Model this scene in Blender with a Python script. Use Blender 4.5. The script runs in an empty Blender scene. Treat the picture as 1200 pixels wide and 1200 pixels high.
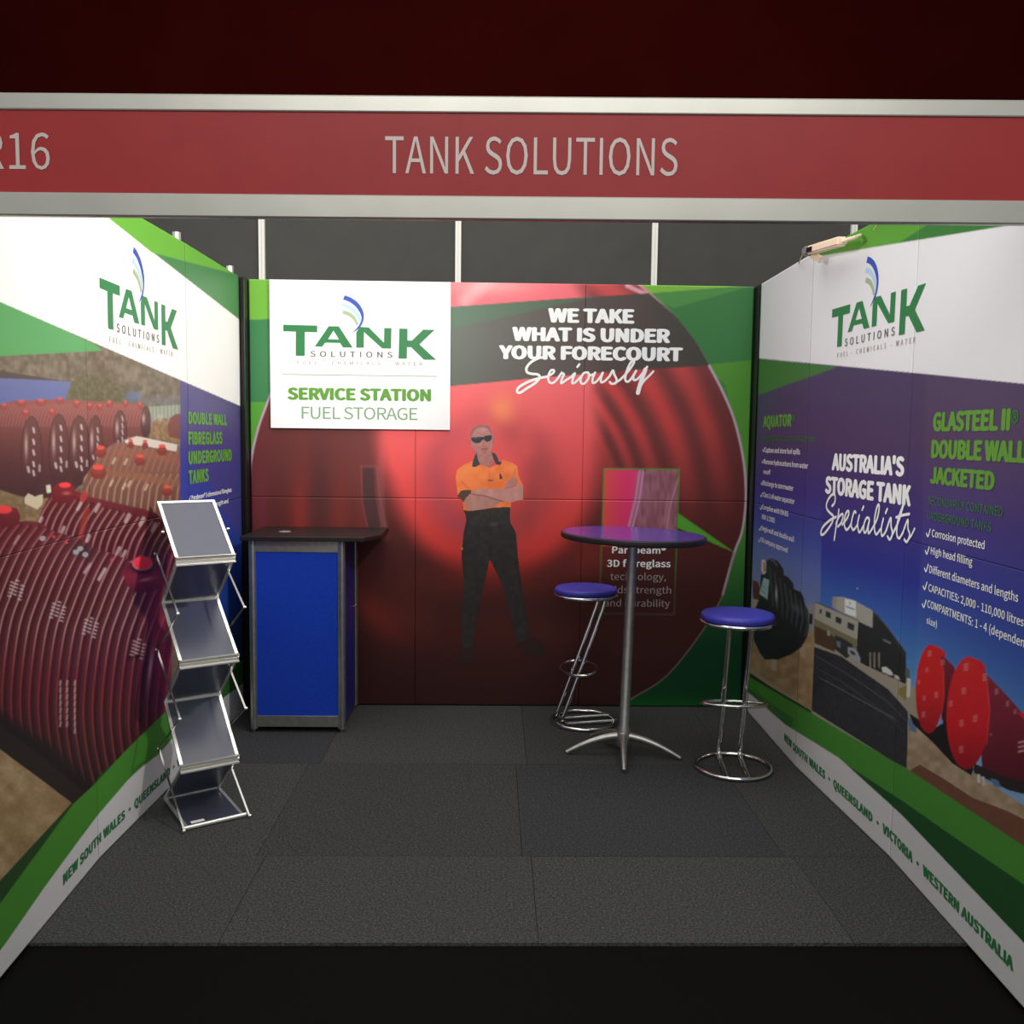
import bpy, bmesh, math, random
import numpy as np
from mathutils import Vector, Matrix

# ------------------------------------------------------------------ camera, light, exposure
scene = bpy.context.scene
COL = scene.collection
CAM = np.array([1.4624, -5.4343, 1.6188])
YAW, PITCH, ROLL, FPX = .02, .0825, .0115, 1080.0
cf = np.array([math.sin(YAW)*math.cos(PITCH), math.cos(YAW)*math.cos(PITCH), -math.sin(PITCH)])
cr = np.array([math.cos(YAW), -math.sin(YAW), 0.0])
cu = np.cross(cr, cf)
cr, cu = math.cos(ROLL)*cr+math.sin(ROLL)*cu, -math.sin(ROLL)*cr+math.cos(ROLL)*cu

cam_data = bpy.data.cameras.new('camera')
cam_data.sensor_width = 36
cam_data.lens = 36*FPX/1200
cam_data.clip_start = .05
cam = bpy.data.objects.new('camera', cam_data)
COL.objects.link(cam)
cam.matrix_world = Matrix(((cr[0], cu[0], -cf[0], CAM[0]), (cr[1], cu[1], -cf[1], CAM[1]),
                           (cr[2], cu[2], -cf[2], CAM[2]), (0, 0, 0, 1)))
scene.camera = cam

world = bpy.data.worlds.new('hall_air')
scene.world = world
world.use_nodes = True
wb = world.node_tree.nodes['Background']
wb.inputs[0].default_value = (1.0, 1.0, .98, 1)
wb.inputs[1].default_value = .5

scene.view_settings.view_transform = 'Standard'
scene.view_settings.look = 'None'
scene.view_settings.gamma = 1
scene.view_settings.use_curve_mapping = False
scene.view_settings.exposure = 0.0


def area(name, loc, target, size, size_y, power, color):
    l = bpy.data.lights.new(name, 'AREA')
    l.shape = 'RECTANGLE'
    l.size = size
    l.size_y = size_y
    l.energy = power
    l.color = color
    o = bpy.data.objects.new(name, l)
    o.location = loc
    o.rotation_euler = (Vector(target)-Vector(loc)).to_track_quat('-Z', 'Y').to_euler()
    COL.objects.link(o)
    return o


def spot(name, loc, target, power, color, angle, blend=.8, radius=.06):
    l = bpy.data.lights.new(name, 'SPOT')
    l.energy = power
    l.color = color
    l.spot_size = math.radians(angle)
    l.spot_blend = blend
    l.shadow_soft_size = radius
    o = bpy.data.objects.new(name, l)
    o.location = loc
    o.rotation_euler = (Vector(target)-Vector(loc)).to_track_quat('-Z', 'Y').to_euler()
    COL.objects.link(o)
    return o


area('hall_lamp_over_booth', (1.5, -1.3, 5.4), (1.5, -1.2, 0), 4.5, 3.0, 120, (1, .97, .92))
area('hall_lamp_over_aisle', (1.5, -7.5, 5.2), (1.5, -2.5, 1.9), 5, 2.0, 150, (1, .97, .93))
spot('booth_spotlight_left', (2.2, -2.3, 2.66), (0.0, -1.5, 2.3), 270, (1, .93, .84), 105, 1.0, .08)
spot('booth_spotlight_sign', (1.1, -2.75, 2.60), (.95, 0, 2.3), 125, (1, .95, .86), 62, 1.0, .08)
spot('booth_spotlight_right', (0.9, -2.6, 2.62), (3.0, -1.9, 2.1), 85, (1, .97, .95), 80, 1.0, .08)

rnd = random.Random(7)


# ------------------------------------------------------------------ small helpers
def lin(c):
    c = np.asarray(c, dtype=float)/255.0
    return np.where(c <= .04045, c/12.92, ((c+.055)/1.055)**2.4)


def mat(name, rgb, rough=.5, metal=0.0, spec=.5, alpha=None, transmission=0.0, emit=None, coat=0.0):
    m = bpy.data.materials.new(name)
    m.use_nodes = True
    b = m.node_tree.nodes['Principled BSDF']
    b.inputs['Base Color'].default_value = (*[float(v) for v in lin(rgb)], 1)
    b.inputs['Roughness'].default_value = rough
    b.inputs['Metallic'].default_value = metal
    b.inputs['Specular IOR Level'].default_value = spec
    b.inputs['Transmission Weight'].default_value = transmission
    b.inputs['Coat Weight'].default_value = coat
    if emit:
        b.inputs['Emission Color'].default_value = (*[float(v) for v in lin(rgb)], 1)
        b.inputs['Emission Strength'].default_value = emit
    return m


def noise_mat(name, c1, c2, scale, rough=.9, bump=.3, dist=.002, spec=.2, detail=3, lo=.35, hi=.65, metal=0.0):
    m = mat(name, c1, rough, metal, spec)
    nt = m.node_tree
    b = nt.nodes['Principled BSDF']
    tc = nt.nodes.new('ShaderNodeTexCoord')
    n = nt.nodes.new('ShaderNodeTexNoise')
    n.inputs['Scale'].default_value = scale
    n.inputs['Detail'].default_value = detail
    r = nt.nodes.new('ShaderNodeValToRGB')
    r.color_ramp.elements[0].position = lo
    r.color_ramp.elements[1].position = hi
    r.color_ramp.elements[0].color = (*[float(v) for v in lin(c1)], 1)
    r.color_ramp.elements[1].color = (*[float(v) for v in lin(c2)], 1)
    nt.links.new(tc.outputs['Object'], n.inputs['Vector'])
    nt.links.new(n.outputs['Fac'], r.inputs['Fac'])
    nt.links.new(r.outputs['Color'], b.inputs['Base Color'])
    if bump:
        bp = nt.nodes.new('ShaderNodeBump')
        bp.inputs['Strength'].default_value = bump
        bp.inputs['Distance'].default_value = dist
        nt.links.new(n.outputs['Fac'], bp.inputs['Height'])
        nt.links.new(bp.outputs['Normal'], b.inputs['Normal'])
    return m


def link_mesh(name, me, material=None, parent=None):
    o = bpy.data.objects.new(name, me)
    COL.objects.link(o)
    if material is not None:
        me.materials.append(material)
    if parent is not None:
        o.parent = parent
    return o


def obj(name, bm, material=None, parent=None, smooth=False, bevel=0):
    if bevel:
        bmesh.ops.bevel(bm, geom=list(bm.edges), offset=bevel, segments=2, profile=.5, affect='EDGES')
    bmesh.ops.recalc_face_normals(bm, faces=bm.faces)
    me = bpy.data.meshes.new(name)
    bm.to_mesh(me)
    bm.free()
    if smooth:
        for p in me.polygons:
            p.use_smooth = True
        try:
            me.set_sharp_from_angle(angle=math.radians(40))
        except Exception:
            pass
    return link_mesh(name, me, material, parent)


def empty(name, loc=(0, 0, 0), rz=0):
    o = bpy.data.objects.new(name, None)
    COL.objects.link(o)
    o.location = loc
    o.rotation_euler = (0, 0, rz)
    o.empty_display_size = .1
    return o


def tag(o, label=None, cat=None, group=None, kind=None):
    if label:
        o['label'] = label
    if cat:
        o['category'] = cat
    if group:
        o['group'] = group
    if kind:
        o['kind'] = kind
    return o


def add_box(bm, x0, x1, y0, y1, z0, z1):
    vs = [bm.verts.new(p) for p in ((x0, y0, z0), (x1, y0, z0), (x1, y1, z0), (x0, y1, z0),
                                    (x0, y0, z1), (x1, y0, z1), (x1, y1, z1), (x0, y1, z1))]
    for f in ((0, 3, 2, 1), (4, 5, 6, 7), (0, 1, 5, 4), (1, 2, 6, 5), (2, 3, 7, 6), (3, 0, 4, 7)):
        bm.faces.new([vs[i] for i in f])


def box(*a):
    bm = bmesh.new()
    add_box(bm, *a)
    return bm


def add_obox(bm, p0, p1, w, t, up=(0, 0, 1)):
    """bar from p0 to p1, width w across 'side', thickness t across 'up'"""
    p0, p1, up = Vector(p0), Vector(p1), Vector(up)
    d = (p1-p0).normalized()
    s = d.cross(up).normalized()
    n = s.cross(d).normalized()
    vs = []
    for p in (p0, p1):
        for a, b in ((-1, -1), (1, -1), (1, 1), (-1, 1)):
            vs.append(bm.verts.new(p+s*(a*w/2)+n*(b*t/2)))
    for f in ((3, 2, 1, 0), (4, 5, 6, 7), (0, 1, 5, 4), (1, 2, 6, 5), (2, 3, 7, 6), (3, 0, 4, 7)):
        bm.faces.new([vs[i] for i in f])


def add_tube(bm, pts, r, seg=12, closed=False, radii=None):
    pts = [Vector(p) for p in pts]
    n = len(pts)
    rings = []
    prev = None
    for i in range(n):
        if closed:
            d = (pts[(i+1) % n]-pts[i-1]).normalized()
        else:
            d = (pts[min(i+1, n-1)]-pts[max(i-1, 0)]).normalized()
        if prev is None:
            a = Vector((0, 0, 1)) if abs(d.z) < .9 else Vector((1, 0, 0))
            s = d.cross(a).normalized()
        else:
            s = (prev-d*prev.dot(d)).normalized()
        prev = s
        t = d.cross(s)
        rr = radii[i] if radii else r
        rings.append([bm.verts.new(pts[i]+(s*math.cos(k*2*math.pi/seg)+t*math.sin(k*2*math.pi/seg))*rr) for k in range(seg)])
    m = n if closed else n-1
    for i in range(m):
        A, B = rings[i], rings[(i+1) % n]
        for k in range(seg):
            bm.faces.new((A[k], A[(k+1) % seg], B[(k+1) % seg], B[k]))
    if not closed:
        bm.faces.new(rings[0][::-1])
        bm.faces.new(rings[-1])


def fillet(pts, r, n=6):
    """round the corners of a polyline"""
    pts = [Vector(p) for p in pts]
    out = [pts[0]]
    for i in range(1, len(pts)-1):
        a, b, c = pts[i-1], pts[i], pts[i+1]
        u, v = (a-b).normalized(), (c-b).normalized()
        rr = min(r, (a-b).length*.49, (c-b).length*.49)
        s, e = b+u*rr, b+v*rr
        for k in range(n+1):
            t = k/n
            out.append(s*(1-t)**2+b*2*t*(1-t)+e*t*t)
    out.append(pts[-1])
    return out


def add_lathe(bm, prof, seg=48, center=(0, 0, 0)):
    c = Vector(center)
    rings = []
    for r, z in prof:
        if r < 1e-6:
            rings.append([bm.verts.new(c+Vector((0, 0, z)))])
        else:
            rings.append([bm.verts.new(c+Vector((r*math.cos(k*2*math.pi/seg), r*math.sin(k*2*math.pi/seg), z))) for k in range(seg)])
    for A, B in zip(rings, rings[1:]):
        for k in range(seg):
            if len(A) == 1 and len(B) == 1:
                continue
            if len(A) == 1:
                bm.faces.new((A[0], B[(k+1) % seg], B[k]))
            elif len(B) == 1:
                bm.faces.new((A[k], A[(k+1) % seg], B[0]))
            else:
                bm.faces.new((A[k], A[(k+1) % seg], B[(k+1) % seg], B[k]))


def lathe(prof, seg=48, center=(0, 0, 0)):
    bm = bmesh.new()
    add_lathe(bm, prof, seg, center)
    return bm


# ------------------------------------------------------------------ walls: local (u, v) frames
def ray(px, py):
    return cf+cr*(px-600)/FPX-cu*(py-600)/FPX


class Wall:
    """vertical wall along a plan polyline; u = metres along it, v = height"""
    def __init__(self, plan, us, nsign, ext=1.0):
        self.plan = [np.array(p, float) for p in plan]
        self.us = list(us)
        self.nsign = nsign

    def seg(self, i):
        a, b = self.plan[i], self.plan[i+1]
        d = (b-a)/(self.us[i+1]-self.us[i])
        n = np.array([-d[1], d[0]])*self.nsign
        return a, d, n/np.linalg.norm(n)

    def world(self, u, v, off=0.0):
        u = np.asarray(u, float)
        v = np.asarray(v, float)
        out = np.zeros(u.shape+(3,))
        idx = np.clip(np.searchsorted(self.us, u, side='right')-1, 0, len(self.us)-2)
        for i in range(len(self.us)-1):
            m = idx == i
            if not m.any():
                continue
            a, d, n = self.seg(i)
            of = np.broadcast_to(np.asarray(off, float), u.shape)[m][:, None]
            p = a+(u[m]-self.us[i])[:, None]*d+n*of
            out[m, 0] = p[:, 0]
            out[m, 1] = p[:, 1]
            out[m, 2] = v[m]
        return out

    def uv(self, px, py):
        """where the sight line of the surveyed photo point meets the wall"""
        d = ray(px, py)
        best = None
        for i in range(len(self.us)-1):
            a, dd, n = self.seg(i)
            den = d[0]*n[0]+d[1]*n[1]
            t = ((a-CAM[:2])@n)/den
            p = CAM+t*d
            u = self.us[i]+((p[:2]-a)@dd)/(dd@dd)
            lo = -9 if i == 0 else self.us[i]
            hi = 9 if i == len(self.us)-2 else self.us[i+1]
            e = max(lo-u, u-hi, 0) if t > 0 else 99
            if best is None or e < best[0]:
                best = (e, u, p[2])
        return best[1], best[2]


def project(P):
    d = P-CAM
    z = d@cf
    return 600+FPX*(d@cr)/z, 600-FPX*(d@cu)/z


BACK = Wall([(0, 0), (3, 0)], [0, 3], -1)
LEFT = Wall([(0.0, .0), (-.002, -1.0), (-.028, -2.03), (.02, -3.03)], [0, 1, 2.03, 3.03], 1)
RIGHT = Wall([(2.99, .0), (2.976, -1.0), (3.024, -2.0), (3.0, -3.03)], [0, 1, 2, 3.03], -1)


# ------------------------------------------------------------------ print painter
def inside(X, Y, pts):
    r = np.zeros(X.shape, bool)
    n = len(pts)
    j = n-1
    for i in range(n):
        xi, yi = pts[i]
        xj, yj = pts[j]
        if yi != yj:
            c = ((yi > Y) != (yj > Y)) & (X < (xj-xi)*(Y-yi)/(yj-yi)+xi)
            r ^= c
        j = i
    return r


def vnoise(X, Y, s, seed=0):
    x, y = X/s, Y/s
    xi, yi = np.floor(x), np.floor(y)
    fx, fy = x-xi, y-yi
    fx, fy = fx*fx*(3-2*fx), fy*fy*(3-2*fy)

    def h(a, b):
        q = np.sin(a*127.1+b*311.7+seed*74.7)*43758.5453
        return q-np.floor(q)
    return (h(xi, yi)*(1-fx)+h(xi+1, yi)*fx)*(1-fy)+(h(xi, yi+1)*(1-fx)+h(xi+1, yi+1)*fx)*fy


def spline(pts, n=8):
    P = [np.array(p, float) for p in pts]
    out = []
    for i in range(len(P)-1):
        p0, p1, p2, p3 = P[max(i-1, 0)], P[i], P[i+1], P[min(i+2, len(P)-1)]
        for k in range(n):
            t = k/n
            out.append(.5*((2*p1)+(-p0+p2)*t+(2*p0-5*p1+4*p2-p3)*t*t+(-p0+3*p1-3*p2+p3)*t**3))
    out.append(P[-1])
    return [tuple(p) for p in out]


class Paint:
    """ink colours (sRGB 0..255) sampled at the points of a print"""
    def __init__(self, X, Y, U, V):
        self.X, self.Y, self.U, self.V = X, Y, U, V
        self.C = np.zeros((len(X), 3))
        self.A = np.zeros(len(X), bool)
        self.clip = None

    def _put(self, m, col, alpha):
        if self.clip is not None:
            m = m & self.clip
        if not m.any():
            return
        c = col(self.X[m], self.Y[m], self.V[m]) if callable(col) else np.array(col, float)
        a = alpha[m][:, None] if isinstance(alpha, np.ndarray) else alpha
        self.C[m] = self.C[m]*(1-a)+c*a
        self.A |= m

    def fill(self, col, alpha=1.0):
        self._put(np.ones(len(self.X), bool), col, alpha)

    def mask(self, pts):
        xs = [p[0] for p in pts]
        ys = [p[1] for p in pts]
        m = (self.X >= min(xs)) & (self.X <= max(xs)) & (self.Y >= min(ys)) & (self.Y <= max(ys))
        if m.any():
            mm = np.zeros(len(m), bool)
            mm[m] = inside(self.X[m], self.Y[m], pts)
            return mm
        return m

    def poly(self, pts, col, alpha=1.0):
        self._put(self.mask(pts), col, alpha)

    def zpoly(self, z, pts, col, alpha=1.0):
        s, ox, oy = z
        self.poly([(ox+x/s, oy+y/s) for x, y in pts], col, alpha)

    def ell(self, cx, cy, rx, ry, col, alpha=1.0, rot=0.0):
        c, s = math.cos(rot), math.sin(rot)
        dx, dy = self.X-cx, self.Y-cy
        q = ((dx*c+dy*s)/rx)**2+((-dx*s+dy*c)/ry)**2
        self._put(q < 1, col, alpha)

    def glow(self, cx, cy, rx, ry, col, alpha=1.0, rot=0.0):
        c, s = math.cos(rot), math.sin(rot)
        dx, dy = self.X-cx, self.Y-cy
        q = ((dx*c+dy*s)/rx)**2+((-dx*s+dy*c)/ry)**2
        a = np.exp(-q)*alpha
        self._put(a > .01, col, a)

    def stroke(self, pts, w, col, alpha=1.0, soft=0.0):
        pts = [(float(a), float(b)) for a, b in pts]
        xs = [p[0] for p in pts]
        ys = [p[1] for p in pts]
        g = w+soft*2+1
        m = (self.X > min(xs)-g) & (self.X < max(xs)+g) & (self.Y > min(ys)-g) & (self.Y < max(ys)+g)
        if self.clip is not None:
            m &= self.clip
        if not m.any():
            return
        x, y = self.X[m], self.Y[m]
        D = np.full(len(x), 1e9)
        for (x0, y0), (x1, y1) in zip(pts, pts[1:]):
            dx, dy = x1-x0, y1-y0
            L = dx*dx+dy*dy+1e-9
            t = np.clip(((x-x0)*dx+(y-y0)*dy)/L, 0, 1)
            D = np.minimum(D, np.hypot(x-x0-t*dx, y-y0-t*dy))
        if soft > 0:
            a = np.clip(1-(D-w/2)/soft, 0, 1)
        else:
            a = np.clip(.5+(w/2-D)/1.2, 0, 1)
        full = np.zeros(len(self.X))
        full[m] = a*alpha
        self._put(full > .01, col, full)


def vgrad(stops, key='v'):
    ks = [s[0] for s in stops]
    cs = np.array([s[1] for s in stops], float)

    def f(x, y, v):
        q = {'x': x, 'y': y, 'v': v}[key]
        return np.stack([np.interp(q, ks, cs[:, i]) for i in range(3)], axis=1)
    return f


# ---- the three wall prints, traced from the photograph and laid out on the walls
def paint_left(P):
    X, Y = P.X, P.Y
    n1, n2 = vnoise(X, Y, 9, 1), vnoise(X, Y, 3, 2)
    # reeds and trees
    P.fill(lambda x, y, v: np.array([112, 100, 84.])+(vnoise(x, y, 5, 3)[:, None]-.5)*34+(vnoise(x*3, y, 6, 4)[:, None]-.5)*20)
    P.poly([(-400, 452), (0, 438), (60, 446), (84, 448), (78, 462), (74, 490), (-400, 500)], vgrad([(440, (104, 112, 160)), (480, (92, 106, 160))], 'y'))
    P.poly([(-400, 440), (0, 434), (40, 441), (80, 447), (0, 443), (-400, 450)], (84, 70, 68))
    P.poly([(74, 474), (84, 448), (100, 438), (125, 440), (150, 455), (165, 470), (170, 482), (74, 482)],
           lambda x, y, v: np.array([98, 92, 68.])+(vnoise(x, y, 3, 8)[:, None]-.5)*26)
    P.glow(156, 465, 9, 6, (96, 112, 160), .9)
    P.glow(190, 470, 18, 5, (110, 118, 140), .6)
    P.poly([(170, 477), (212, 474), (212, 505), (172, 505)], (150, 160, 148))
    for i in range(9):
        x = 174+i*4.4
        P.stroke([(x, 470), (x+1, 503)], 1, (112, 104, 84), .7)
    P.poly([(178, 495), (186, 489), (195, 490), (200, 500), (212, 505), (212, 520), (176, 512)],
           lambda x, y, v: np.array([140, 112, 80.])+(vnoise(x, y, 2, 8)[:, None]-.5)*40)
    P.glow(188, 490, 4, 4, (180, 184, 176), .7)
    P.poly([(196, 500), (199, 490), (206, 485), (212, 485), (212, 515), (198, 512)], (120, 70, 64))
    # the sand behind the tanks
    P.poly([(-400, 560), (0, 575), (30, 585), (60, 575), (60, 615), (20, 615), (-400, 640)],
           lambda x, y, v: np.array([128, 108, 80.])+(vnoise(x, y, 4, 9)[:, None]-.5)*30)
    # far row of maroon tanks
    row = [(-400, 470), (0, 475), (14, 470), (28, 470), (46, 468), (70, 468), (100, 470), (140, 472), (170, 474),
           (175, 482), (175, 508), (168, 512), (140, 512), (128, 530), (118, 530), (104, 560), (88, 574), (60, 584), (30, 583), (0, 574), (-400, 560)]
    P.poly(row, vgrad([(470, (146, 84, 78)), (500, (118, 66, 64)), (540, (84, 50, 52)), (585, (66, 44, 48))], 'y'))
    old = P.clip
    P.clip = P.mask(row) & (X < 200)
    for i in range(46):
        x = -6+i*4.0
        P.stroke([(x+10, 474), (x+3, 486), (x, 500)], .9, (182, 126, 118), .65)
        P.stroke([(x, 500), (x-1, 540)], .9, (104, 62, 62), .4)
    P.clip = old
    ends = [(37, 533, 11.5, 44), (69, 529, 11, 43), (93, 528, 11, 40), (112, 524, 8, 36), (141, 508, 7, 26), (171, 495, 5, 18)]
    for cx, cy, rx, ry in ends:
        P.ell(cx, cy, rx+1.2, ry+1.2, (60, 38, 40), .8)
        P.ell(cx, cy, rx, ry, vgrad([(cy-ry, (104, 66, 62)), (cy, (92, 56, 58)), (cy+ry, (62, 42, 48))], 'y'))
        P.glow(cx-rx*.55, cy-ry*.25, 1.8, ry*.33, (214, 190, 184), .75)
    for cx, cy, rx, ry in ends[:5]:
        k = rx/11
        for dy in (-28, -15, -3, 10, 20):
            P.stroke([(cx+2, cy+dy*k-2), (cx+3, cy+dy*k+3)], 2.2*k, (222, 210, 206), .8)
        P.stroke([(cx-4*k, cy+14*k), (cx-3*k, cy+19*k)], 3*k, (222, 210, 206), .7)
        P.stroke([(cx+9*k, cy+12*k), (cx+9*k, cy+18*k)], 2.4*k, (222, 210, 206), .6)
    for x, y, r in ((5, 475, 5), (25, 471, 7), (48, 470, 7), (70, 468, 5), (90, 472, 5), (105, 475, 4), (128, 472, 4), (117, 476, 4),
                    (30, 483, 5), (61, 482, 5), (147, 472, 3), (164, 474, 3)):
        P.ell(x, y+2, r, 4.5, (146, 72, 68))
        P.ell(x, y-1, r*.55, 1.8, (204, 92, 84))
    # brown tanks and the pale fence
    P.poly([(146, 516), (160, 511), (208, 521), (206, 532), (190, 528), (150, 524)], (206, 196, 186))
    brown = [(98, 560), (104, 552), (112, 540), (124, 526), (136, 518), (150, 520), (190, 526), (211, 530), (211, 640), (183, 606), (150, 594), (96, 580)]
    P.poly(brown, vgrad([(515, (130, 92, 80)), (560, (120, 84, 72)), (610, (98, 66, 58))], 'y'))
    P.clip = P.mask(brown) if old is None else (old & P.mask(brown))
    for i in range(22):
        x = 90+i*7.4
        P.stroke([(x+22, 512), (x+12, 535), (x+6, 552)], 1.1, (182, 134, 116), .6)
    for i in range(20):
        x = 88+i*8.2
        P.stroke([(x+14, 556), (x+6, 572), (x+2, 604)], 1.5, (190, 152, 130), .75)
    P.stroke([(104, 552), (150, 556), (180, 562), (211, 566)], 5, (140, 96, 74), .7, 3)
    P.stroke([(135, 530), (170, 532), (211, 540)], 4, (150, 92, 74), .6, 3)
    P.clip = old
    for x, y, r in ((118, 526, 7), (115, 549, 9.5), (164, 536, 6), (190, 524, 6), (153, 517, 4), (170, 518, 4), (196, 572, 6)):
        P.ell(x, y+5, r, r*.8, (124, 56, 50))
        P.ell(x, y+2, r*.8, r*.5, (140, 66, 58))
        P.ell(x, y-1.5, r*.68, r*.34, (222, 84, 70))
    for x, y in ((130, 566), (145, 570), (151, 567), (171, 571), (133, 540), (147, 541)):
        P.stroke([(x+2, y-3), (x-1, y+3)], 2.4, (206, 184, 160), .8)
    # white timber blocks
    P.poly([(29, 583), (33, 578), (41, 582), (50, 579), (50, 590), (44, 597), (29, 590)], (196, 186, 160))
    P.poly([(54, 569), (59, 568), (60, 577), (55, 578)], (210, 204, 190))

    def tank(poly, path, n, dx, dy, w, top, low, base, k0=-20):
        P.poly(poly, base)
        P.clip = P.mask(poly) if old is None else (old & P.mask(poly))
        for k in range(k0, n):
            pts = spline([(x+dx*k, y+dy*k) for x, y in path], 6)
            P.stroke([(x+3.2, y) for x, y in pts], w*1.9, (48, 14, 20), .45, 2)
            P.stroke(pts, w, vgrad([(top[0], top[1]), (top[2], top[3]), (low[0], low[1]), (low[2], low[3])], 'y'), .85)
        P.clip = old
    # second tank
    t2 = [(42, 626), (44, 612), (48, 600), (54, 588), (62, 578), (74, 574), (92, 576), (104, 582), (140, 590), (170, 597), (186, 603), (205, 640), (214, 700),
          (196, 710), (120, 690), (60, 660), (40, 640)]
    tank(t2, [(72, 582), (58, 604), (50, 628), (46, 660)], 22, 8.2, 2.2, 1.5, (575, (140, 60, 66), 598, (188, 140, 136)), (630, (196, 160, 156), 670, (140, 70, 76)),
         vgrad([(574, (118, 44, 50)), (600, (96, 34, 42)), (660, (84, 26, 38))], 'y'), -3)
    for x, y in ((47, 611), (73, 622), (103, 632), (138, 646), (145, 650), (114, 595), (149, 607), (166, 611), (180, 618), (93, 593)):
        P.stroke([(x+2, y-4), (x-2, y+4)], 4, (206, 194, 196), .65)
    P.ell(98, 582, 4, 7, (170, 60, 56), .9, .3)
    P.stroke([(102, 598), (97, 618), (94, 632)], 5, (156, 54, 46), .7, 2)
    # cap of the second tank
    P.poly([(61, 585), (62, 572), (68, 566), (84, 566), (88, 574), (90, 584), (80, 590), (66, 589)], vgrad([(566, (130, 40, 46)), (590, (96, 28, 38))], 'y'))
    P.glow(78, 578, 5, 2, (206, 120, 120), .7)
    P.ell(76, 569, 8.5, 4, (120, 34, 42))
    P.ell(76, 568.5, 7, 3.2, (232, 70, 74))
    P.poly([(-400, 560), (0, 700), (0, 840), (60, 860), (120, 905), (112, 922), (90, 944), (0, 1000), (-400, 1200)], vgrad([(800, (70, 40, 40)), (860, (46, 40, 38)), (940, (52, 44, 40))], 'y'))
    # big front tank
    t1 = [(-400, 560), (-40, 590), (0, 604), (14, 614), (30, 610), (46, 612), (62, 622), (96, 632), (112, 642), (140, 652), (162, 660), (184, 668), (194, 690), (200, 720),
          (202, 760), (200, 800), (206, 826), (180, 850), (147, 882), (113, 917), (100, 930), (72, 905), (40, 880), (0, 850), (-400, 700)]
    tank(t1, [(128, 630), (112, 652), (98, 680), (86, 710), (76, 740), (69, 785), (66, 835), (72, 885), (82, 925)], 14, 10.6, 1.5, 1.5,
         (600, (150, 62, 72), 660, (196, 156, 152)), (735, (206, 164, 160), 790, (160, 66, 68)),
         vgrad([(600, (110, 42, 50)), (700, (92, 42, 48)), (800, (92, 40, 48)), (860, (80, 40, 44)), (920, (60, 42, 44))], 'y'), -42)
    P.clip = P.mask(t1) if old is None else (old & P.mask(t1))
    P.glow(190, 760, 14, 95, (142, 40, 58), .8, -.08)
    P.glow(176, 782, 2.2, 22, (224, 190, 196), .75, .12)
    P.glow(20, 900, 80, 38, (40, 34, 34), .95, .55)
    P.stroke([(-60, 800), (0, 856), (50, 888), (95, 930)], 22, (38, 33, 34), .9, 12)
    for (x, y) in ((18, 688), (67, 713), (105, 732), (161, 757)):
        for dx, dy in ((-6, 2), (0, 0), (6, 6)):
            for k in range(5):
                P.stroke([(x+dx+1-k*.9, y+dy-8+k*4), (x+dx+4-k*.9, y+dy-7+k*4)], 1.8, (214, 200, 204), .75)
    for (x, y0, y1) in ((71, 798, 848), (79, 798, 848), (88, 798, 856)):
        yy = y0
        while yy < y1:
            P.stroke([(x, yy), (x-.6, yy+5)], 2.2, (206, 184, 184), .75)
            yy += 8
    P.stroke([(22, 628), (17, 637)], 3, (190, 160, 164), .6)
    P.stroke([(106, 661), (99, 671)], 3.4, (204, 176, 180), .7)
    P.stroke([(123, 667), (116, 679)], 4, (210, 196, 198), .7)
    P.glow(97, 645, 15, 8, (58, 40, 46), .9, .4)
    for x, y in ((89, 647), (94, 643), (100, 650), (50, 631)):
        P.ell(x, y, 3.6, 3, (178, 178, 184), .8)
    for x, y in ((63, 629), (78, 636), (131, 656)):
        P.ell(x, y, 1.8, 1.6, (222, 60, 70), .9)
    P.clip = old
    P.poly([(-40, 620), (-40, 600), (-20, 594), (20, 595), (24, 606), (22, 614), (0, 620)], vgrad([(594, (120, 40, 46)), (620, (88, 28, 36))], 'y'))
    P.ell(4, 598, 12, 5.5, (126, 40, 46))
    P.ell(4, 597, 10, 4.6, (232, 66, 72))
    # cap of the big tank
    P.poly([(144, 672), (146, 664), (156, 658), (182, 660), (188, 670), (192, 684), (180, 694), (160, 694), (148, 686)], vgrad([(658, (84, 24, 38)), (675, (124, 38, 52)), (694, (94, 26, 44))], 'y'))
    P.glow(172, 679, 9, 2, (212, 150, 158), .7, -.25)
    P.ell(167, 664, 14, 9, (66, 26, 40))
    P.ell(167, 660.5, 12, 8, (176, 110, 116))
    P.ell(167, 660, 10.5, 7, (232, 52, 70))
    for i in range(11):
        P.stroke([(158+i*1.9, 662), (157+i*2.1, 650+abs(i-5)*.9)], .9, (240, 64, 80), .9)
    # foreground sand
    P.poly([(-400, 600), (0, 878), (20, 893), (50, 915), (84, 941), (0, 1032), (-400, 1420)],
           lambda x, y, v: np.array([166, 140, 102.])+(vnoise(x, y, 12, 11)[:, None]-.5)*34+(vnoise(x, y, 2.4, 5)[:, None]-.5)*16)
    P.stroke([(0, 912), (22, 900)], 3, (176, 152, 120), .7, 2)
    P.ell(42, 924, 3, 2, (186, 160, 130), .7)
    # green bands and white base strip
    P.poly([(84, 941), (92, 941), (120, 905), (150, 880), (192, 846), (240, 815), (300, 775), (300, 900), (0, 1100), (-400, 1500), (-400, 1422), (0, 1032)], (44, 78, 38))
    P.poly([(-400, 1440), (0, 1059), (86, 942), (112, 918), (147, 880), (192, 836), (240, 800), (300, 762), (300, 1200), (-400, 1600)], (76, 146, 52))
    P.poly([(186, 884), (200, 868), (240, 822), (300, 772), (300, 800), (240, 838)], (42, 82, 40))
    P.poly([(-400, 1640), (7, 1105), (52, 1040), (93, 984), (114, 956), (150, 914), (165, 900), (187, 883), (205, 862), (240, 832), (300, 790), (300, 1400), (-400, 2000)], (222, 222, 224))
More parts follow.
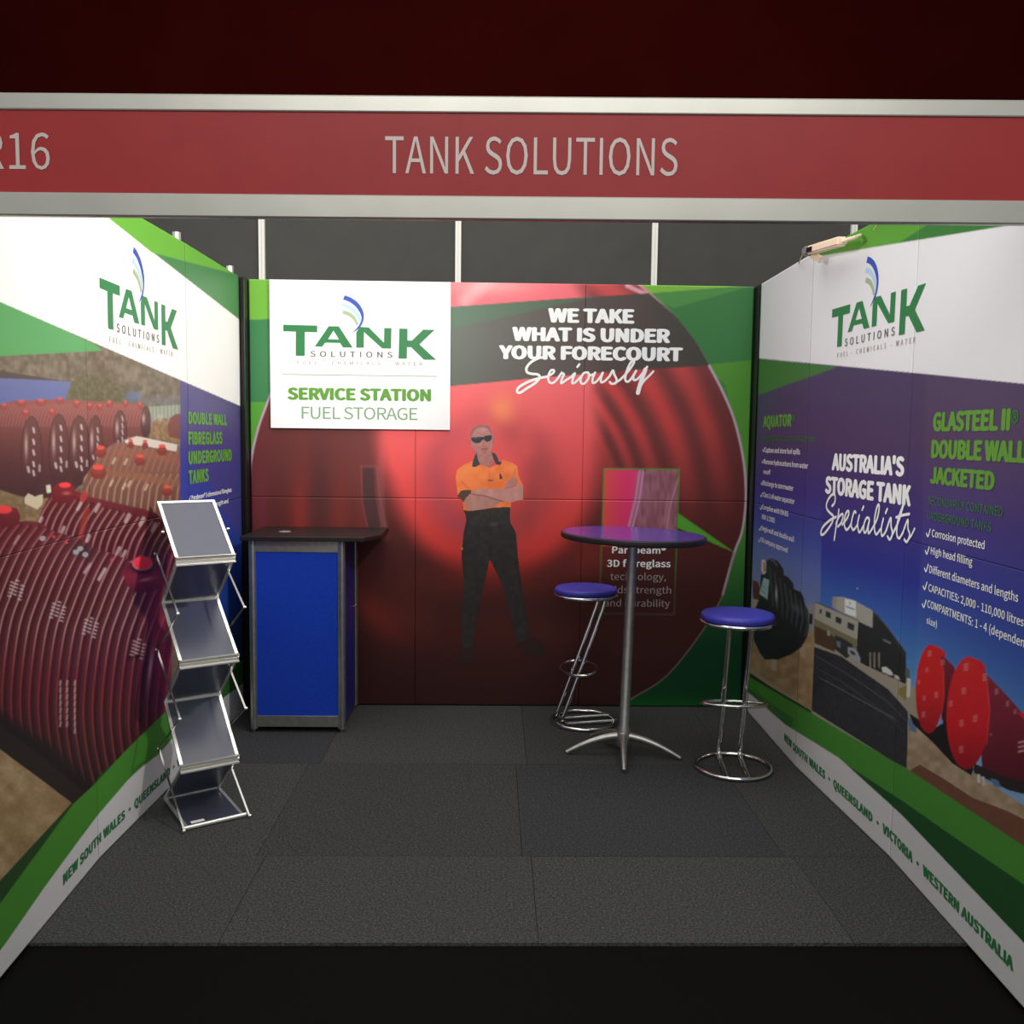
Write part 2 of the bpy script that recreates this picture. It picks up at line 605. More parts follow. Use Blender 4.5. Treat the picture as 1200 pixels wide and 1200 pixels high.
    # blue text panel
    P.poly([(211, 440), (290, 440), (290, 769), (211, 823)], vgrad([(440, (84, 76, 128)), (500, (74, 66, 128)), (545, (50, 62, 148)), (600, (44, 66, 160)), (700, (40, 74, 168)), (770, (26, 70, 120)), (810, (30, 90, 110))], 'y'))
    P.poly([(240, 440), (290, 440), (290, 640), (262, 600), (245, 560), (226, 550), (240, 500)], (76, 64, 116), .45)
    P.poly([(252, 800), (258, 796), (300, 766), (300, 790), (256, 822)], (60, 120, 50))
    # top bands
    P.poly([(-400, 420), (0, 417.5), (120, 411), (114, 405), (0, 350), (-400, 180)], (84, 156, 92))
    P.poly([(-400, -300), (125, 253.7), (276, 371), (290, 382), (290, 479.5), (277, 473.7), (0, 353.7), (-400, 178)], (240, 240, 238))
    P.poly([(-400, -300), (60, 200), (125, 253.7), (276, 371), (300, 390), (300, 300), (150, 200), (0, -100)], (72, 130, 78))
    P.poly([(-400, -300), (125, 253.7), (178, 296), (271, 320), (300, 328), (300, 200), (150, 100)], (104, 172, 62))


def paint_right(P):
    X, Y = P.X, P.Y
    sky = vgrad([(.2, (150, 170, 180)), (.5, (150, 180, 204)), (.6, (134, 174, 206)), (.74, (92, 146, 200)), (.9, (62, 108, 182)), (1.1, (46, 58, 152)), (1.35, (60, 56, 124)), (1.6, (72, 62, 100)), (1.9, (70, 60, 96))])
    P.fill(sky)
    # right text column is a touch lighter and warmer
    P.poly([(1086, 420), (2000, 420), (2000, 2000), (1070, 900), (1072, 780), (1080, 640)],
           vgrad([(.2, (150, 170, 180)), (.5, (128, 160, 186)), (.62, (126, 166, 206)), (.8, (84, 136, 196)), (1.0, (58, 88, 168)), (1.15, (60, 70, 156)), (1.35, (68, 62, 128)), (1.6, (78, 66, 100))]))
    # left photo column
    P.poly([(800, 420), (967, 420), (965, 560), (961, 700), (951, 833), (800, 760)],
           vgrad([(.2, (168, 146, 110)), (.62, (150, 158, 172)), (.8, (120, 136, 176)), (1.0, (90, 110, 172)), (1.15, (62, 78, 160)), (1.35, (60, 56, 132)), (1.6, (72, 62, 100))]))
    z = (6.0, 870.0, 640.0)
    P.zpoly(z, [(60, 620), (240, 700), (470, 560), (505, 560), (495, 1160), (60, 860), (-200, 700)],
            lambda x, y, v: np.array([160, 136, 100.])+(vnoise(x, y, 6, 3)[:, None]-.5)*36)
    P.zpoly(z, [(455, 415), (530, 400), (520, 610), (460, 600)], (140, 140, 142))
    P.zpoly(z, [(470, 470), (495, 480), (492, 550), (470, 545)], (40, 46, 50))
    P.zpoly(z, [(70, 360), (110, 370), (108, 440), (70, 440)], (170, 165, 152))
    P.zpoly(z, [(70, 240), (110, 250), (130, 320), (120, 380), (75, 370)], (92, 52, 52))
    P.zpoly(z, [(200, 740), (240, 750), (240, 880), (205, 870)], (176, 160, 140))
    P.zpoly(z, [(400, 720), (445, 700), (440, 780), (410, 780)], (170, 156, 130))
    bt = [(165, 110), (195, 83), (250, 105), (288, 160), (292, 202), (325, 220), (358, 262), (360, 300), (410, 322), (432, 365), (440, 410), (462, 450), (470, 560), (455, 640),
          (415, 710), (340, 765), (250, 798), (200, 795), (160, 800), (120, 750), (80, 660), (60, 560), (75, 480), (120, 360), (130, 200), (165, 190)]
    P.zpoly(z, bt, (38, 44, 46))
    old = P.clip
    P.clip = P.mask([(870+x/6, 640+y/6) for x, y in bt]) if old is None else old & P.mask([(870+x/6, 640+y/6) for x, y in bt])
    for k in range(8):
        P.stroke([(870+(190+k*36)/6, 640+(150+k*38)/6), (870+(210+k*36)/6, 640+(330+k*30)/6), (870+(215+k*32)/6, 640+(420+k*30)/6)], .9, (104, 122, 128), .45, .8)
    P.glow(870+238/6, 640+340/6, 1.2, 9, (200, 206, 200), .9)
    P.glow(870+380/6, 640+440/6, 10, 4, (90, 104, 116), .6, .6)
    P.clip = old
    P.zpoly(z, [(135, 100), (150, 92), (166, 110), (166, 185), (148, 200), (132, 170)], (206, 200, 192))
    P.zpoly(z, [(148, 110), (160, 112), (160, 175), (146, 185)], (150, 90, 84))
    P.zpoly(z, [(150, 222), (188, 238), (176, 376), (118, 335)], (150, 186, 186))
    P.stroke([(870+140/6, 640+280/6), (870+165/6, 640+300/6)], .8, (60, 110, 110), .8)
    P.stroke([(870+135/6, 640+310/6), (870+162/6, 640+335/6)], .8, (60, 110, 110), .8)
    P.zpoly(z, [(180, 86), (200, 84), (240, 120), (248, 135), (240, 140), (220, 115)], (130, 150, 156), .5)
    # middle photo: yard, road, building
    P.poly([(954, 720), (1000, 745), (1062, 800), (1080, 812), (1090, 840), (1090, 950), (951, 860)], (158, 150, 134))
    zr = (3.636, 870.0, 560.0)
    P.zpoly(zr, [(306, 720), (420, 760), (520, 830), (620, 900), (700, 990), (705, 1000), (702, 1260), (620, 1195), (295, 990)],
            lambda x, y, v: np.array([52, 52, 57.])+(vnoise(x, y, 3, 3)[:, None]-.5)*12)
    for k in range(14):
        t = k/13
        x, y = 345+t*300, 860+t*165
        P.stroke([(870+x/3.636-4, 560+y/3.636-2), (870+x/3.636+5, 560+y/3.636+2.5)], .9, (116, 116, 122), .75)
    P.stroke([(955, 768), (990, 788), (1040, 822), (1062, 845)], 1, (100, 100, 106), .8)
    P.stroke([(955, 782), (988, 800), (1035, 834), (1060, 858)], .9, (92, 92, 98), .7)
    P.zpoly(z, [(632, 355), (700, 357), (780, 378), (918, 455), (915, 580), (815, 530), (630, 430)], (168, 166, 154))
    P.zpoly(z, [(632, 355), (664, 356), (662, 440), (630, 432)], (150, 148, 136))
    P.zpoly(z, [(722, 368), (798, 388), (798, 500), (720, 470)], (226, 230, 230))
    P.stroke([(870+732/6, 640+425/6), (870+785/6, 640+445/6)], 1.4, (90, 120, 110), .9)
    P.stroke([(870+755/6, 640+395/6), (870+758/6, 640+408/6)], 1, (90, 110, 170), .9)
    P.zpoly(z, [(518, 395), (815, 525), (808, 662), (505, 508)], (164, 162, 146))
    P.stroke([(870+518/6, 640+394/6), (870+815/6, 640+522/6)], .9, (62, 60, 58), .9)
    P.zpoly(z, [(505, 508), (808, 658), (802, 735), (505, 610)], (120, 116, 88))
    P.zpoly(z, [(505, 560), (600, 600), (655, 650), (650, 745), (505, 680)], (84, 66, 52))
    for a in ([(543, 440), (558, 446), (556, 477), (542, 470)], [(585, 455), (622, 470), (619, 510), (583, 494)],
              [(657, 493), (698, 510), (694, 550), (654, 532)], [(740, 532), (788, 552), (784, 598), (736, 577)]):
        P.zpoly(z, a, (52, 58, 58))
    P.zpoly(z, [(650, 625), (690, 640), (740, 668), (775, 690), (775, 760), (730, 790), (650, 725)], (56, 58, 56))
    P.zpoly(z, [(595, 590), (618, 600), (616, 635), (596, 626)], (150, 150, 140))
    P.zpoly(z, [(815, 528), (915, 578), (919, 455), (960, 490), (1152, 745), (1146, 970), (1000, 900), (850, 832), (800, 795)], (44, 48, 48))
    P.stroke([(870+919/6, 640+457/6), (870+1010/6, 640+555/6), (870+1150/6, 640+747/6)], 1.2, (104, 110, 112), .8)
    P.stroke([(870+1062/6, 640+665/6), (870+1150/6, 640+775/6)], .8, (90, 92, 92), .7)
    P.stroke([(870+992/6, 640+658/6), (870+1042/6, 640+683/6)], 1.4, (170, 176, 176), .8)
    P.zpoly(z, [(740, 708), (795, 720), (830, 785), (828, 825), (780, 800), (742, 755)], (150, 158, 162))
    P.zpoly(z, [(752, 730), (785, 740), (800, 770), (765, 760)], (60, 66, 70))
    P.zpoly(z, [(660, 665), (690, 675), (688, 715), (665, 705)], (110, 120, 124))
    P.zpoly(z, [(978, 852), (1010, 848), (1050, 880), (1060, 910), (1030, 905), (985, 885)], (206, 208, 208))
    P.zpoly(z, [(1068, 905), (1100, 915), (1108, 945), (1070, 930)], (190, 190, 188))
    for x in (893, 922, 955):
        P.zpoly(z, [(x, 745), (x+12, 750), (x+11, 860), (x, 850)], (140, 128, 112))
    P.zpoly(z, [(1152, 850), (1175, 870), (1180, 960), (1146, 960)], (96, 100, 92))
    P.zpoly(z, [(1158, 925), (1185, 935), (1180, 1060), (1155, 1065)], (206, 206, 200))
    P.zpoly(z, [(1100, 1000), (1150, 980), (1150, 1090), (1100, 1040)], (140, 124, 70))
    P.ell(870+808/6, 640+298/6, .9, .9, (190, 206, 230), .8)
    # red tanks
    z2 = (6.319, 1040.0, 730.0)
    P.poly([(1068, 835), (1080, 850), (1110, 880), (1140, 905), (1300, 1010), (1300, 1300), (1062, 920), (1064, 860)],
           lambda x, y, v: np.array([164, 142, 116.])+(vnoise(x, y, 7, 6)[:, None]-.5)*34)
    P.poly([(1078, 896), (1110, 915), (1140, 935), (1180, 950), (1300, 1010), (1300, 1300), (1062, 905)], (104, 62, 48), .85)
    P.zpoly(z2, [(150, 700), (210, 720), (215, 820), (160, 790)], (96, 122, 160))
    P.zpoly(z2, [(160, 670), (240, 720), (330, 790), (480, 700), (640, 1080), (620, 1130), (480, 1040), (330, 880), (190, 750)], (34, 30, 34))
    P.zpoly(z2, [(640, 1040), (760, 1090), (900, 1140), (1100, 1190), (1100, 1290), (900, 1240), (760, 1170), (640, 1110)], (48, 40, 42))
    P.zpoly(z2, [(760, 1150), (820, 1165), (840, 1220), (790, 1210)], (96, 116, 150))
    P.zpoly(z2, [(380, 195), (425, 212), (432, 262), (490, 320), (520, 420), (500, 700), (430, 800), (400, 700)], vgrad([(770, (126, 44, 60)), (830, (84, 30, 42)), (850, (40, 28, 32))], 'y'))
    P.zpoly(z2, [(655, 275), (715, 300), (725, 370), (850, 500), (1011, 680), (1500, 1200), (1500, 1600), (1011, 1170), (900, 1150), (700, 1070)], vgrad([(780, (140, 50, 66)), (850, (116, 38, 54)), (920, (82, 28, 40))], 'y'))
    P.zpoly(z2, [(960, 660), (1011, 665), (1200, 780), (1200, 830), (1011, 715)], (206, 48, 60))
    P.ell(1089.8, 807.4, 16.8, 52, vgrad([(755, (206, 42, 44)), (810, (206, 40, 44)), (859, (160, 30, 40))], 'y'), 1, .03)
    P.zpoly(z2, [(330, 160), (390, 185), (430, 225), (430, 262), (395, 240), (360, 205)], (206, 44, 48))
    P.ell(1134.4, 835.6, 25.2, 66, vgrad([(770, (206, 46, 48)), (850, (204, 34, 42)), (900, (150, 26, 38))], 'y'), 1, .03)
    P.zpoly(z2, [(600, 252), (690, 280), (724, 320), (724, 370), (690, 350), (640, 290)], (200, 42, 48))
    P.stroke([(1040+415/6.319, 730+330/6.319), (1040+418/6.319, 730+560/6.319), (1040+395/6.319, 730+720/6.319)], .8, (236, 90, 80), .8)
    P.stroke([(1040+735/6.319, 730+420/6.319), (1040+757/6.319, 730+640/6.319), (1040+735/6.319, 730+900/6.319)], .8, (240, 96, 84), .8)
    for x, y, a in ((312, 230, 1), (292, 350, .8), (232, 440, .7), (362, 535, 1), (272, 560, .8), (266, 680, 1), (582, 330, 1.3), (565, 505, 1.2), (468, 600, 1),
                    (650, 710, 1.2), (548, 745, 1.1), (545, 940, 1.2), (410, 295, 1), (722, 405, 1.3), (808, 510, 1), (890, 600, .9), (945, 660, .8), (995, 920, 2.2), (765, 828, .5)):
        X0, Y0 = 1040+x/6.319, 730+y/6.319
        for k in range(3):
            P.stroke([(X0-1.6*a, Y0-2.4*a+k*2.4*a), (X0+1.6*a, Y0-3.2*a+k*2.4*a)], 1.1*a, (226, 190, 190), .65)
    P.zpoly(z2, [(665, 1122), (684, 1118), (690, 1190), (664, 1180)], (200, 196, 188))
    P.zpoly(z2, [(698, 1138), (718, 1136), (722, 1205), (700, 1198)], (190, 186, 178))
    # base bands
    P.poly([(860, 775), (878, 788), (905, 806), (951, 833), (951, 845), (878, 800), (860, 792)], (44, 60, 40))
    P.poly([(860, 782), (878, 793), (951, 836), (1040.5, 888.6), (1061.7, 900), (1200, 991.7), (1500, 1190), (1500, 2000), (1000, 1500), (860, 830)], (72, 140, 54))
    P.poly([(975, 882), (993, 897), (1056.7, 938), (1116.7, 980), (1200, 1036.7), (1500, 1240), (1500, 2000), (1100, 1200)], (32, 80, 40))
    P.poly([(860, 795), (900, 822), (930, 842), (925, 862), (860, 822)], (50, 96, 50), .6)
    P.poly([(850, 790), (880, 814), (920, 849), (983, 888), (1056.7, 955), (1200, 1105), (1500, 1440), (1500, 2600), (850, 1200)], (214, 214, 214))
    # green triangle, white header, top greens
    P.poly([(850, 415), (895, 421), (982, 430), (894, 461), (850, 475)], (64, 118, 58))
    P.poly([(850, 345), (900, 316), (950, 292), (953.5, 301), (1052.7, 285), (1200, 261.3), (1600, 200), (1600, 495), (1200, 449.7), (1086.7, 438.4), (895.4, 420.5), (850, 416)], (232, 232, 236))
    P.poly([(951, 280), (953.5, 301), (1052.7, 285), (1200, 261.3), (1600, 200), (1600, -300), (951, 200)], (60, 124, 56))
    P.poly([(951, 280), (953.5, 301.3), (1052.7, 285), (1097, 257), (1300, 120), (1300, -100), (850, 200)], (92, 158, 56))


def paint_back(P):
    X, Y = P.X, P.Y
    P.fill((66, 132, 52))
    # tank end outline
    rim_r = [(740, 326), (760.5, 343.5), (792, 372), (815, 400), (831, 428.4), (845, 455), (858, 485), (866.5, 515), (872, 545), (874, 575), (873, 600), (869, 625), (860.5, 648), (847, 697), (820, 744), (780, 793), (738.6, 819.6), (700, 845)]
    rim_l = [(400, 860), (340, 800), (306, 720), (293, 640), (292, 597), (293.7, 545), (302.5, 502.5), (313.7, 471), (330, 425), (360, 380), (400, 340), (430, 310)]
    rim = spline(rim_r)+spline(rim_l)
    # greens
    P.poly([(280, 300), (340, 300), (340, 373), (280, 376)], (112, 176, 62))
    P.poly([(280, 375), (340, 373), (340, 470), (280, 472)], (58, 124, 76))
    P.poly([(280, 472), (340, 470), (340, 900), (280, 900)], (86, 158, 56))
    P.poly([(690, 320), (900, 320), (900, 334), (885, 335), (745, 345)], (124, 186, 64))
    P.poly([(740, 346), (885, 334), (900, 333), (900, 420), (820, 430)], (58, 122, 66))
    P.poly([(745, 345), (885, 334), (790, 361), (770, 352)], (76, 142, 70))
    P.poly([(820, 428), (900, 420), (900, 560), (873, 560), (850, 450)], (84, 148, 54))
    P.poly([(873, 540), (900, 540), (900, 860), (690, 860), (740, 820), (800, 770), (850, 690)],
           vgrad([(540, (80, 146, 54)), (640, (70, 134, 54)), (720, (32, 86, 44)), (760, (10, 62, 38)), (815, (14, 70, 36)), (828, (24, 96, 36))], 'y'))
    # inside of the tank
    old = P.clip
    m = P.mask(rim)
    P.clip = m if old is None else (old & m)
    P.fill(vgrad([(320, (112, 52, 56)), (500, (108, 52, 52)), (620, (92, 40, 38)), (700, (72, 34, 32)), (828, (58, 30, 28))], 'y'))
    cx, cy = 575.0, 560.0
    dx, dy = X-cx, Y-cy
    th = np.arctan2(dy, dx)
    r = np.hypot(dx, dy*1.0)
    # outer ridges on the right
    rho = np.hypot(X-545, (Y-620)*.9)
    red = np.array([216, 70, 68.])
    up = np.clip((620-Y)/120, 0, 1)*np.clip((X-600)/60, 0, 1)
    wave = .5+.5*np.cos(2*np.pi*np.interp(rho, [180, 193, 214, 242, 285, 330], [-.1, .5, 1.5, 2.5, 3.5, 4.6]))
    a = up*(.12+.75*wave)*np.clip((350-rho)/60, 0, 1)
    fill = P._put
    fill(np.ones(len(X), bool), red, np.clip(a, 0, 1))
    up2 = np.clip((470-Y)/60, 0, 1)*np.clip((X-520)/60, 0, 1)*.45
    fill(np.ones(len(X), bool), np.array([232, 96, 96.]), up2*(.3+.7*wave))
    # soft red streaks on the left
    for x, w, c, al, yy in ((352, 12, (150, 52, 44), .75, 610), (398, 14, (130, 50, 44), .7, 605), (425, 8, (136, 50, 44), .5, 605), (330, 10, (96, 50, 48), .5, 540), (375, 12, (76, 46, 46), .6, 580), (305, 10, (122, 50, 66), .6, 600)):
        P.glow(x, yy, w, 55, c, al)
    P.glow(430, 540, 30, 60, (122, 62, 60), .5)
    P.stroke(spline([(452, 500), (448, 530), (446, 560), (447, 600), (452, 630)]), 4, (150, 90, 94), .5, 5)
    P.poly([(425, 549), (438, 549), (439, 580), (446, 616), (432, 620), (425, 590)], (74, 50, 54), .8)
    P.stroke([(423, 546), (441, 546), (444, 575), (452, 620)], 1, (154, 92, 100), .7)
    P.stroke([(423, 546), (425, 590), (431, 620)], 1, (154, 92, 100), .6)
    # the bright mouth: angle dependent edge
    R = np.interp(th, [-math.pi, -2.4, -1.9, -1.57, -1.2, -.7, -.3, 0, .4, .9, 1.3, 1.57, 1.9, 2.5, 2.9, math.pi],
                  [120, 165, 260, 260, 260, 160, 128, 120, 120, 118, 116, 115, 112, 112, 114, 120])
    edge = np.clip((R-r)/34+.5, 0, 1)
    edge = edge*edge*(3-2*edge)
    base = np.stack([np.interp(Y, [330, 450, 560, 640, 690], [240, 246, 238, 226, 190]),
                     np.interp(Y, [330, 450, 560, 640, 690], [112, 108, 84, 66, 44]),
                     np.interp(Y, [330, 450, 560, 640, 690], [124, 112, 84, 62, 40])], axis=1)
    msk = edge > .003
    if P.clip is not None:
        msk &= P.clip
    P.C[msk] = P.C[msk]*(1-edge[msk][:, None])+base[msk]*edge[msk][:, None]
    # blotches of the inner rings
    ring = np.exp(-((r-62)/22)**2)*np.clip(.55+.45*np.cos(th-.5), 0, 1)*.75*(.55+.9*vnoise(X, Y, 22, 4))
    fill(np.ones(len(X), bool), np.array([160, 66, 70.]), np.clip(ring, 0, .8))
    ring2 = np.exp(-((r-66)/16)**2)*np.clip(-np.cos(th), 0, 1)*.6*(.5+.8*vnoise(X, Y, 18, 5))
    fill(np.ones(len(X), bool), np.array([180, 76, 92.]), np.clip(ring2, 0, .8))
    P.glow(535, 614, 10, 8, (184, 70, 96), .6)
    P.glow(575, 680, 90, 20, (150, 44, 32), .45)
    P.glow(690, 650, 40, 25, (150, 46, 36), .6, -.5)
    P.glow(600, 740, 110, 26, (96, 40, 32), .5)
    P.glow(476, 720, 40, 30, (120, 48, 38), .45, .6)
    P.glow(440, 720, 40, 18, (140, 48, 38), .7, .75)
    P.glow(588, 478, 15, 16, (250, 150, 96), .75)
    P.glow(575, 335, 50, 10, (252, 170, 170), .8)  # lamp glare on the top strip, painted into the ink: patch, then streak
    P.stroke([(545, 352), (580, 322)], 5, (255, 200, 200), .5, 10)
    P.stroke([(735, 335), (760, 346)], 3, (236, 170, 190), .9, 2)
    P.clip = old
    # rim line
    P.stroke(spline(rim_l[3:9]), 2.4, (196, 160, 190))
    P.stroke(spline(rim_r[4:14]), 2.6, (202, 176, 200))
    P.stroke(spline(rim_r[12:]), 1.5, (150, 122, 128), .8)
    P.stroke(spline(rim_r[:3]), 3, (226, 150, 170), .9)
    # translucent dark band behind the headline
    band = [(500, 362), (529.5, 359.5), (645, 351), (760.5, 343.5), (792, 370), (815, 400), (831, 428.4), (740, 434), (640, 442), (529, 452.5), (500, 455)]
    P.poly(band, lambda x, y, v: np.stack([np.interp(x, [530, 600, 700, 830], [84, 82, 78, 62]), np.interp(x, [530, 600, 700, 830], [102, 90, 72, 66]), np.interp(x, [530, 600, 700, 830], [94, 84, 70, 60])], axis=1), .93)
    P.poly([(500, 362), (529.5, 359.5), (700, 347.5), (690, 350), (529, 385), (500, 390)], (70, 128, 88), .45)
    # callout tail
    P.poly([(794, 601), (861, 647.5), (830, 634), (794, 618.5)], (88, 170, 54))
    # inset picture
    P.poly([(708.5, 550), (795, 551), (791.5, 640), (705.5, 640)], (120, 70, 76))
    P.poly([(708.5, 550), (748, 551), (742, 590), (736, 618), (733, 640), (705.5, 640)], lambda x, y, v: np.stack([np.full(len(x), 236.), np.interp(x, [708, 735, 748], [84, 56, 70]), np.interp(x, [708, 735, 748], [78, 118, 120])], axis=1))
    P.poly([(757, 551), (795, 551), (791.5, 640), (742, 640), (747, 600)], lambda x, y, v: np.array([156, 98, 112.])+(vnoise(x*2, y*.6, 6, 3)[:, None]-.5)*34)
    P.stroke([(751.5, 554), (747, 585), (739, 618)], 7.5, (206, 140, 174))
    P.stroke([(752, 550), (747, 585), (739, 618)], 1, (150, 60, 90), .9)
    P.stroke([(795, 560), (786, 590), (781, 620)], 1.4, (206, 150, 176), .8)
    P.stroke([(783, 580), (778, 615)], 1, (190, 136, 160), .6)
    fr = vgrad([(549, (92, 160, 56)), (650, (76, 140, 50)), (690, (84, 90, 60)), (720, (88, 84, 74))], 'y')
    P.stroke([(708, 549.2), (796, 550), (793.5, 620), (790, 720), (702.5, 719), (705.5, 620), (708, 549.2)], 1.4, fr)


def paint_man(P):
    z = (10.0, 520.0, 490.0)
    zl = (3.243, 480.0, 480.0)
    hv = lambda c, s, k=18, seed=1: (lambda x, y, v: np.array(c, float)+(vnoise(x, y, s, seed)[:, None]-.5)*k)
    P.zpoly(zl, [(200, 895), (245, 900), (247, 945), (235, 958), (180, 958), (188, 930)], (58, 40, 38))
    P.zpoly(zl, [(405, 882), (458, 855), (500, 880), (517, 925), (508, 946), (470, 940), (428, 925)], (56, 38, 37))
    pants = [(212, 372), (380, 368), (384, 430), (405, 468), (413, 560), (424, 650), (440, 760), (460, 862), (410, 888), (385, 790), (350, 660), (305, 570), (286, 660), (262, 760), (247, 850), (242, 905), (200, 905), (196, 800), (206, 650), (196, 560), (204, 470), (215, 420)]
    P.zpoly(zl, pants, hv((54, 50, 50), 5, 12))
    P.zpoly(zl, [(203, 380), (250, 370), (380, 368), (383, 380), (378, 440), (216, 436), (212, 400)], hv((58, 54, 52), 4, 10))
    P.zpoly(zl, [(193, 525), (203, 525), (203, 533), (193, 533)], (180, 160, 60))
    P.zpoly(zl, [(302, 430), (336, 428), (336, 442), (303, 443)], (74, 70, 70))
    P.stroke([(575, 600), (574, 655)], 1.2, (40, 38, 40), .6)
    # neck and head
    P.zpoly(z, [(385, 390), (560, 370), (585, 520), (530, 590), (470, 560), (400, 530)], hv((182, 122, 116), 3, 16))
    head = [(308, 210), (322, 145), (365, 98), (425, 76), (490, 80), (540, 112), (566, 160), (575, 210), (592, 238), (588, 290), (572, 330), (556, 385), (520, 418), (480, 432), (420, 418), (368, 388), (335, 345), (310, 300), (300, 250)]
    P.zpoly(z, head, hv((190, 128, 124), 4, 16))
    P.zpoly(z, [(308, 215), (322, 145), (365, 98), (425, 76), (490, 80), (540, 112), (566, 160), (572, 190), (550, 170), (520, 125), (440, 100), (370, 130), (335, 190), (325, 235)], (140, 106, 104), .8)
    P.glow(520+47, 490+14, 4, 3, (212, 152, 146), .6)
    P.zpoly(z, [(575, 212), (594, 240), (588, 292), (572, 300)], (168, 108, 104))
    P.zpoly(z, [(300, 245), (314, 240), (322, 300), (310, 300)], (168, 108, 104))
    # beard, mouth, nose
    P.zpoly(z, [(430, 345), (470, 330), (520, 340), (525, 375), (500, 412), (465, 415), (438, 385)], (158, 104, 98), .4)
    P.stroke([(520+45, 490+36.5), (520+51, 490+36)], .9, (110, 60, 62), .9)
    P.stroke([(520+47.2, 490+26), (520+46.2, 490+32.5), (520+49, 490+33)], 1, (156, 98, 94), .8)
    P.zpoly(z, [(316, 236), (330, 228), (400, 221), (475, 222), (480, 208), (540, 198), (566, 205), (562, 245), (540, 270), (500, 280), (482, 262), (470, 248), (450, 262), (425, 290), (370, 294), (335, 272)], (52, 58, 62))
    P.stroke([(520+36, 490+24), (520+42, 490+23.3)], .7, (110, 120, 124), .7)
    # shirt
    shirt = [(335, 498), (230, 550), (150, 610), (138, 700), (150, 800), (162, 915), (205, 850), (225, 1000), (228, 1078), (300, 1088), (480, 1065), (620, 1045), (790, 1045), (792, 955), (880, 800), (928, 780), (882, 680), (862, 560), (800, 520), (690, 482), (665, 545), (620, 545), (535, 585), (440, 545), (370, 570)]
    P.zpoly(z, shirt, hv((252, 134, 74), 9, 26, 6))
    P.stroke([(520+53, 490+58), (520+54, 490+84)], .8, (226, 110, 62), .7)
    P.stroke([(520+22, 490+75), (520+30, 490+84)], 1.4, (228, 112, 66), .5, 1.5)
    P.stroke([(520+84, 490+60), (520+80, 490+74)], 1.4, (228, 112, 66), .5, 1.5)
    # collar
    P.zpoly(z, [(362, 440), (386, 405), (398, 470), (425, 540), (372, 572), (330, 568), (345, 490)], (66, 68, 70))
    P.zpoly(z, [(558, 400), (606, 412), (640, 480), (645, 506), (682, 518), (662, 550), (620, 545), (592, 505)], (66, 68, 70))
    # sleeve trim
    P.zpoly(z, [(160, 912), (200, 850), (250, 842), (322, 845), (325, 880), (275, 955), (240, 985)], (92, 72, 60))
    # arms
    P.zpoly(z, [(238, 975), (262, 930), (320, 880), (420, 900), (500, 912), (600, 948), (690, 972), (600, 1030), (480, 1066), (320, 1088), (270, 1062)], hv((194, 138, 126), 5, 18))
    P.zpoly(z, [(330, 855), (440, 822), (600, 832), (720, 825), (850, 790), (932, 780), (934, 955), (880, 965), (800, 986), (700, 978), (600, 945), (500, 910), (400, 900), (330, 888)], hv((206, 146, 138), 5, 18, 4))
    P.zpoly(z, [(718, 800), (745, 745), (795, 697), (835, 692), (866, 704), (864, 750), (845, 782), (790, 805), (725, 826)], (196, 134, 130))
    for a, b in (((770, 760), (815, 712)), ((795, 775), (840, 722)), ((820, 785), (858, 742))):
        P.stroke([(520+a[0]/10, 490+a[1]/10), (520+b[0]/10, 490+b[1]/10)], .6, (156, 98, 98), .8)
    P.stroke([(520+33, 490+89), (520+50, 490+91.5), (520+62, 490+95.5), (520+70, 490+98)], 1, (120, 74, 68), .8)
    P.stroke([(520+72, 490+82.5), (520+85, 490+79)], .8, (140, 86, 80), .7)
    # badge and name
    P.zpoly(z, [(650, 655), (668, 650), (690, 700), (688, 712), (655, 712)], (84, 66, 74))
    P.stroke([(520+70, 490+67), (520+74, 490+66.5)], .8, (200, 120, 90), .8)
    P.stroke([(520+52.2, 490+73), (520+57.2, 490+73)], 1.3, (96, 72, 66), .9)


# ------------------------------------------------------------------ print materials
def print_material():
    m = bpy.data.materials.new('printed_graphic')
    m.use_nodes = True
    nt = m.node_tree
    b = nt.nodes['Principled BSDF']
    at = nt.nodes.new('ShaderNodeAttribute')
    at.attribute_name = 'ink'
    nt.links.new(at.outputs['Color'], b.inputs['Base Color'])
    b.inputs['Roughness'].default_value = .42
    b.inputs['Specular IOR Level'].default_value = .28
    return m


M_PRINT = print_material()
GAIN = {'back': .95, 'left': .95, 'right': .95}


def sample(wall, lo, hi, v, step, fine=None):
    """u positions from lo to hi, about `step` photo pixels apart"""
    out = [lo]
    u = lo
    while u < hi-1e-6:
        a = wall.world(np.array([u]), np.array([v]))[0]
        b = wall.world(np.array([min(u+.01, hi+.01)]), np.array([v]))[0]
        xa, ya = project(a)
        xb, yb = project(b)
        if -30 < xa < 1230:
            d = step/max(abs(xb-xa)*100, 30)
        else:
            d = .05
        u = min(u+min(d, .05), hi)
        out.append(u)
    if len(out) > 2 and out[-1]-out[-2] < .3*(out[-2]-out[-3]):
        out.pop(-2)
    return np.array(out)


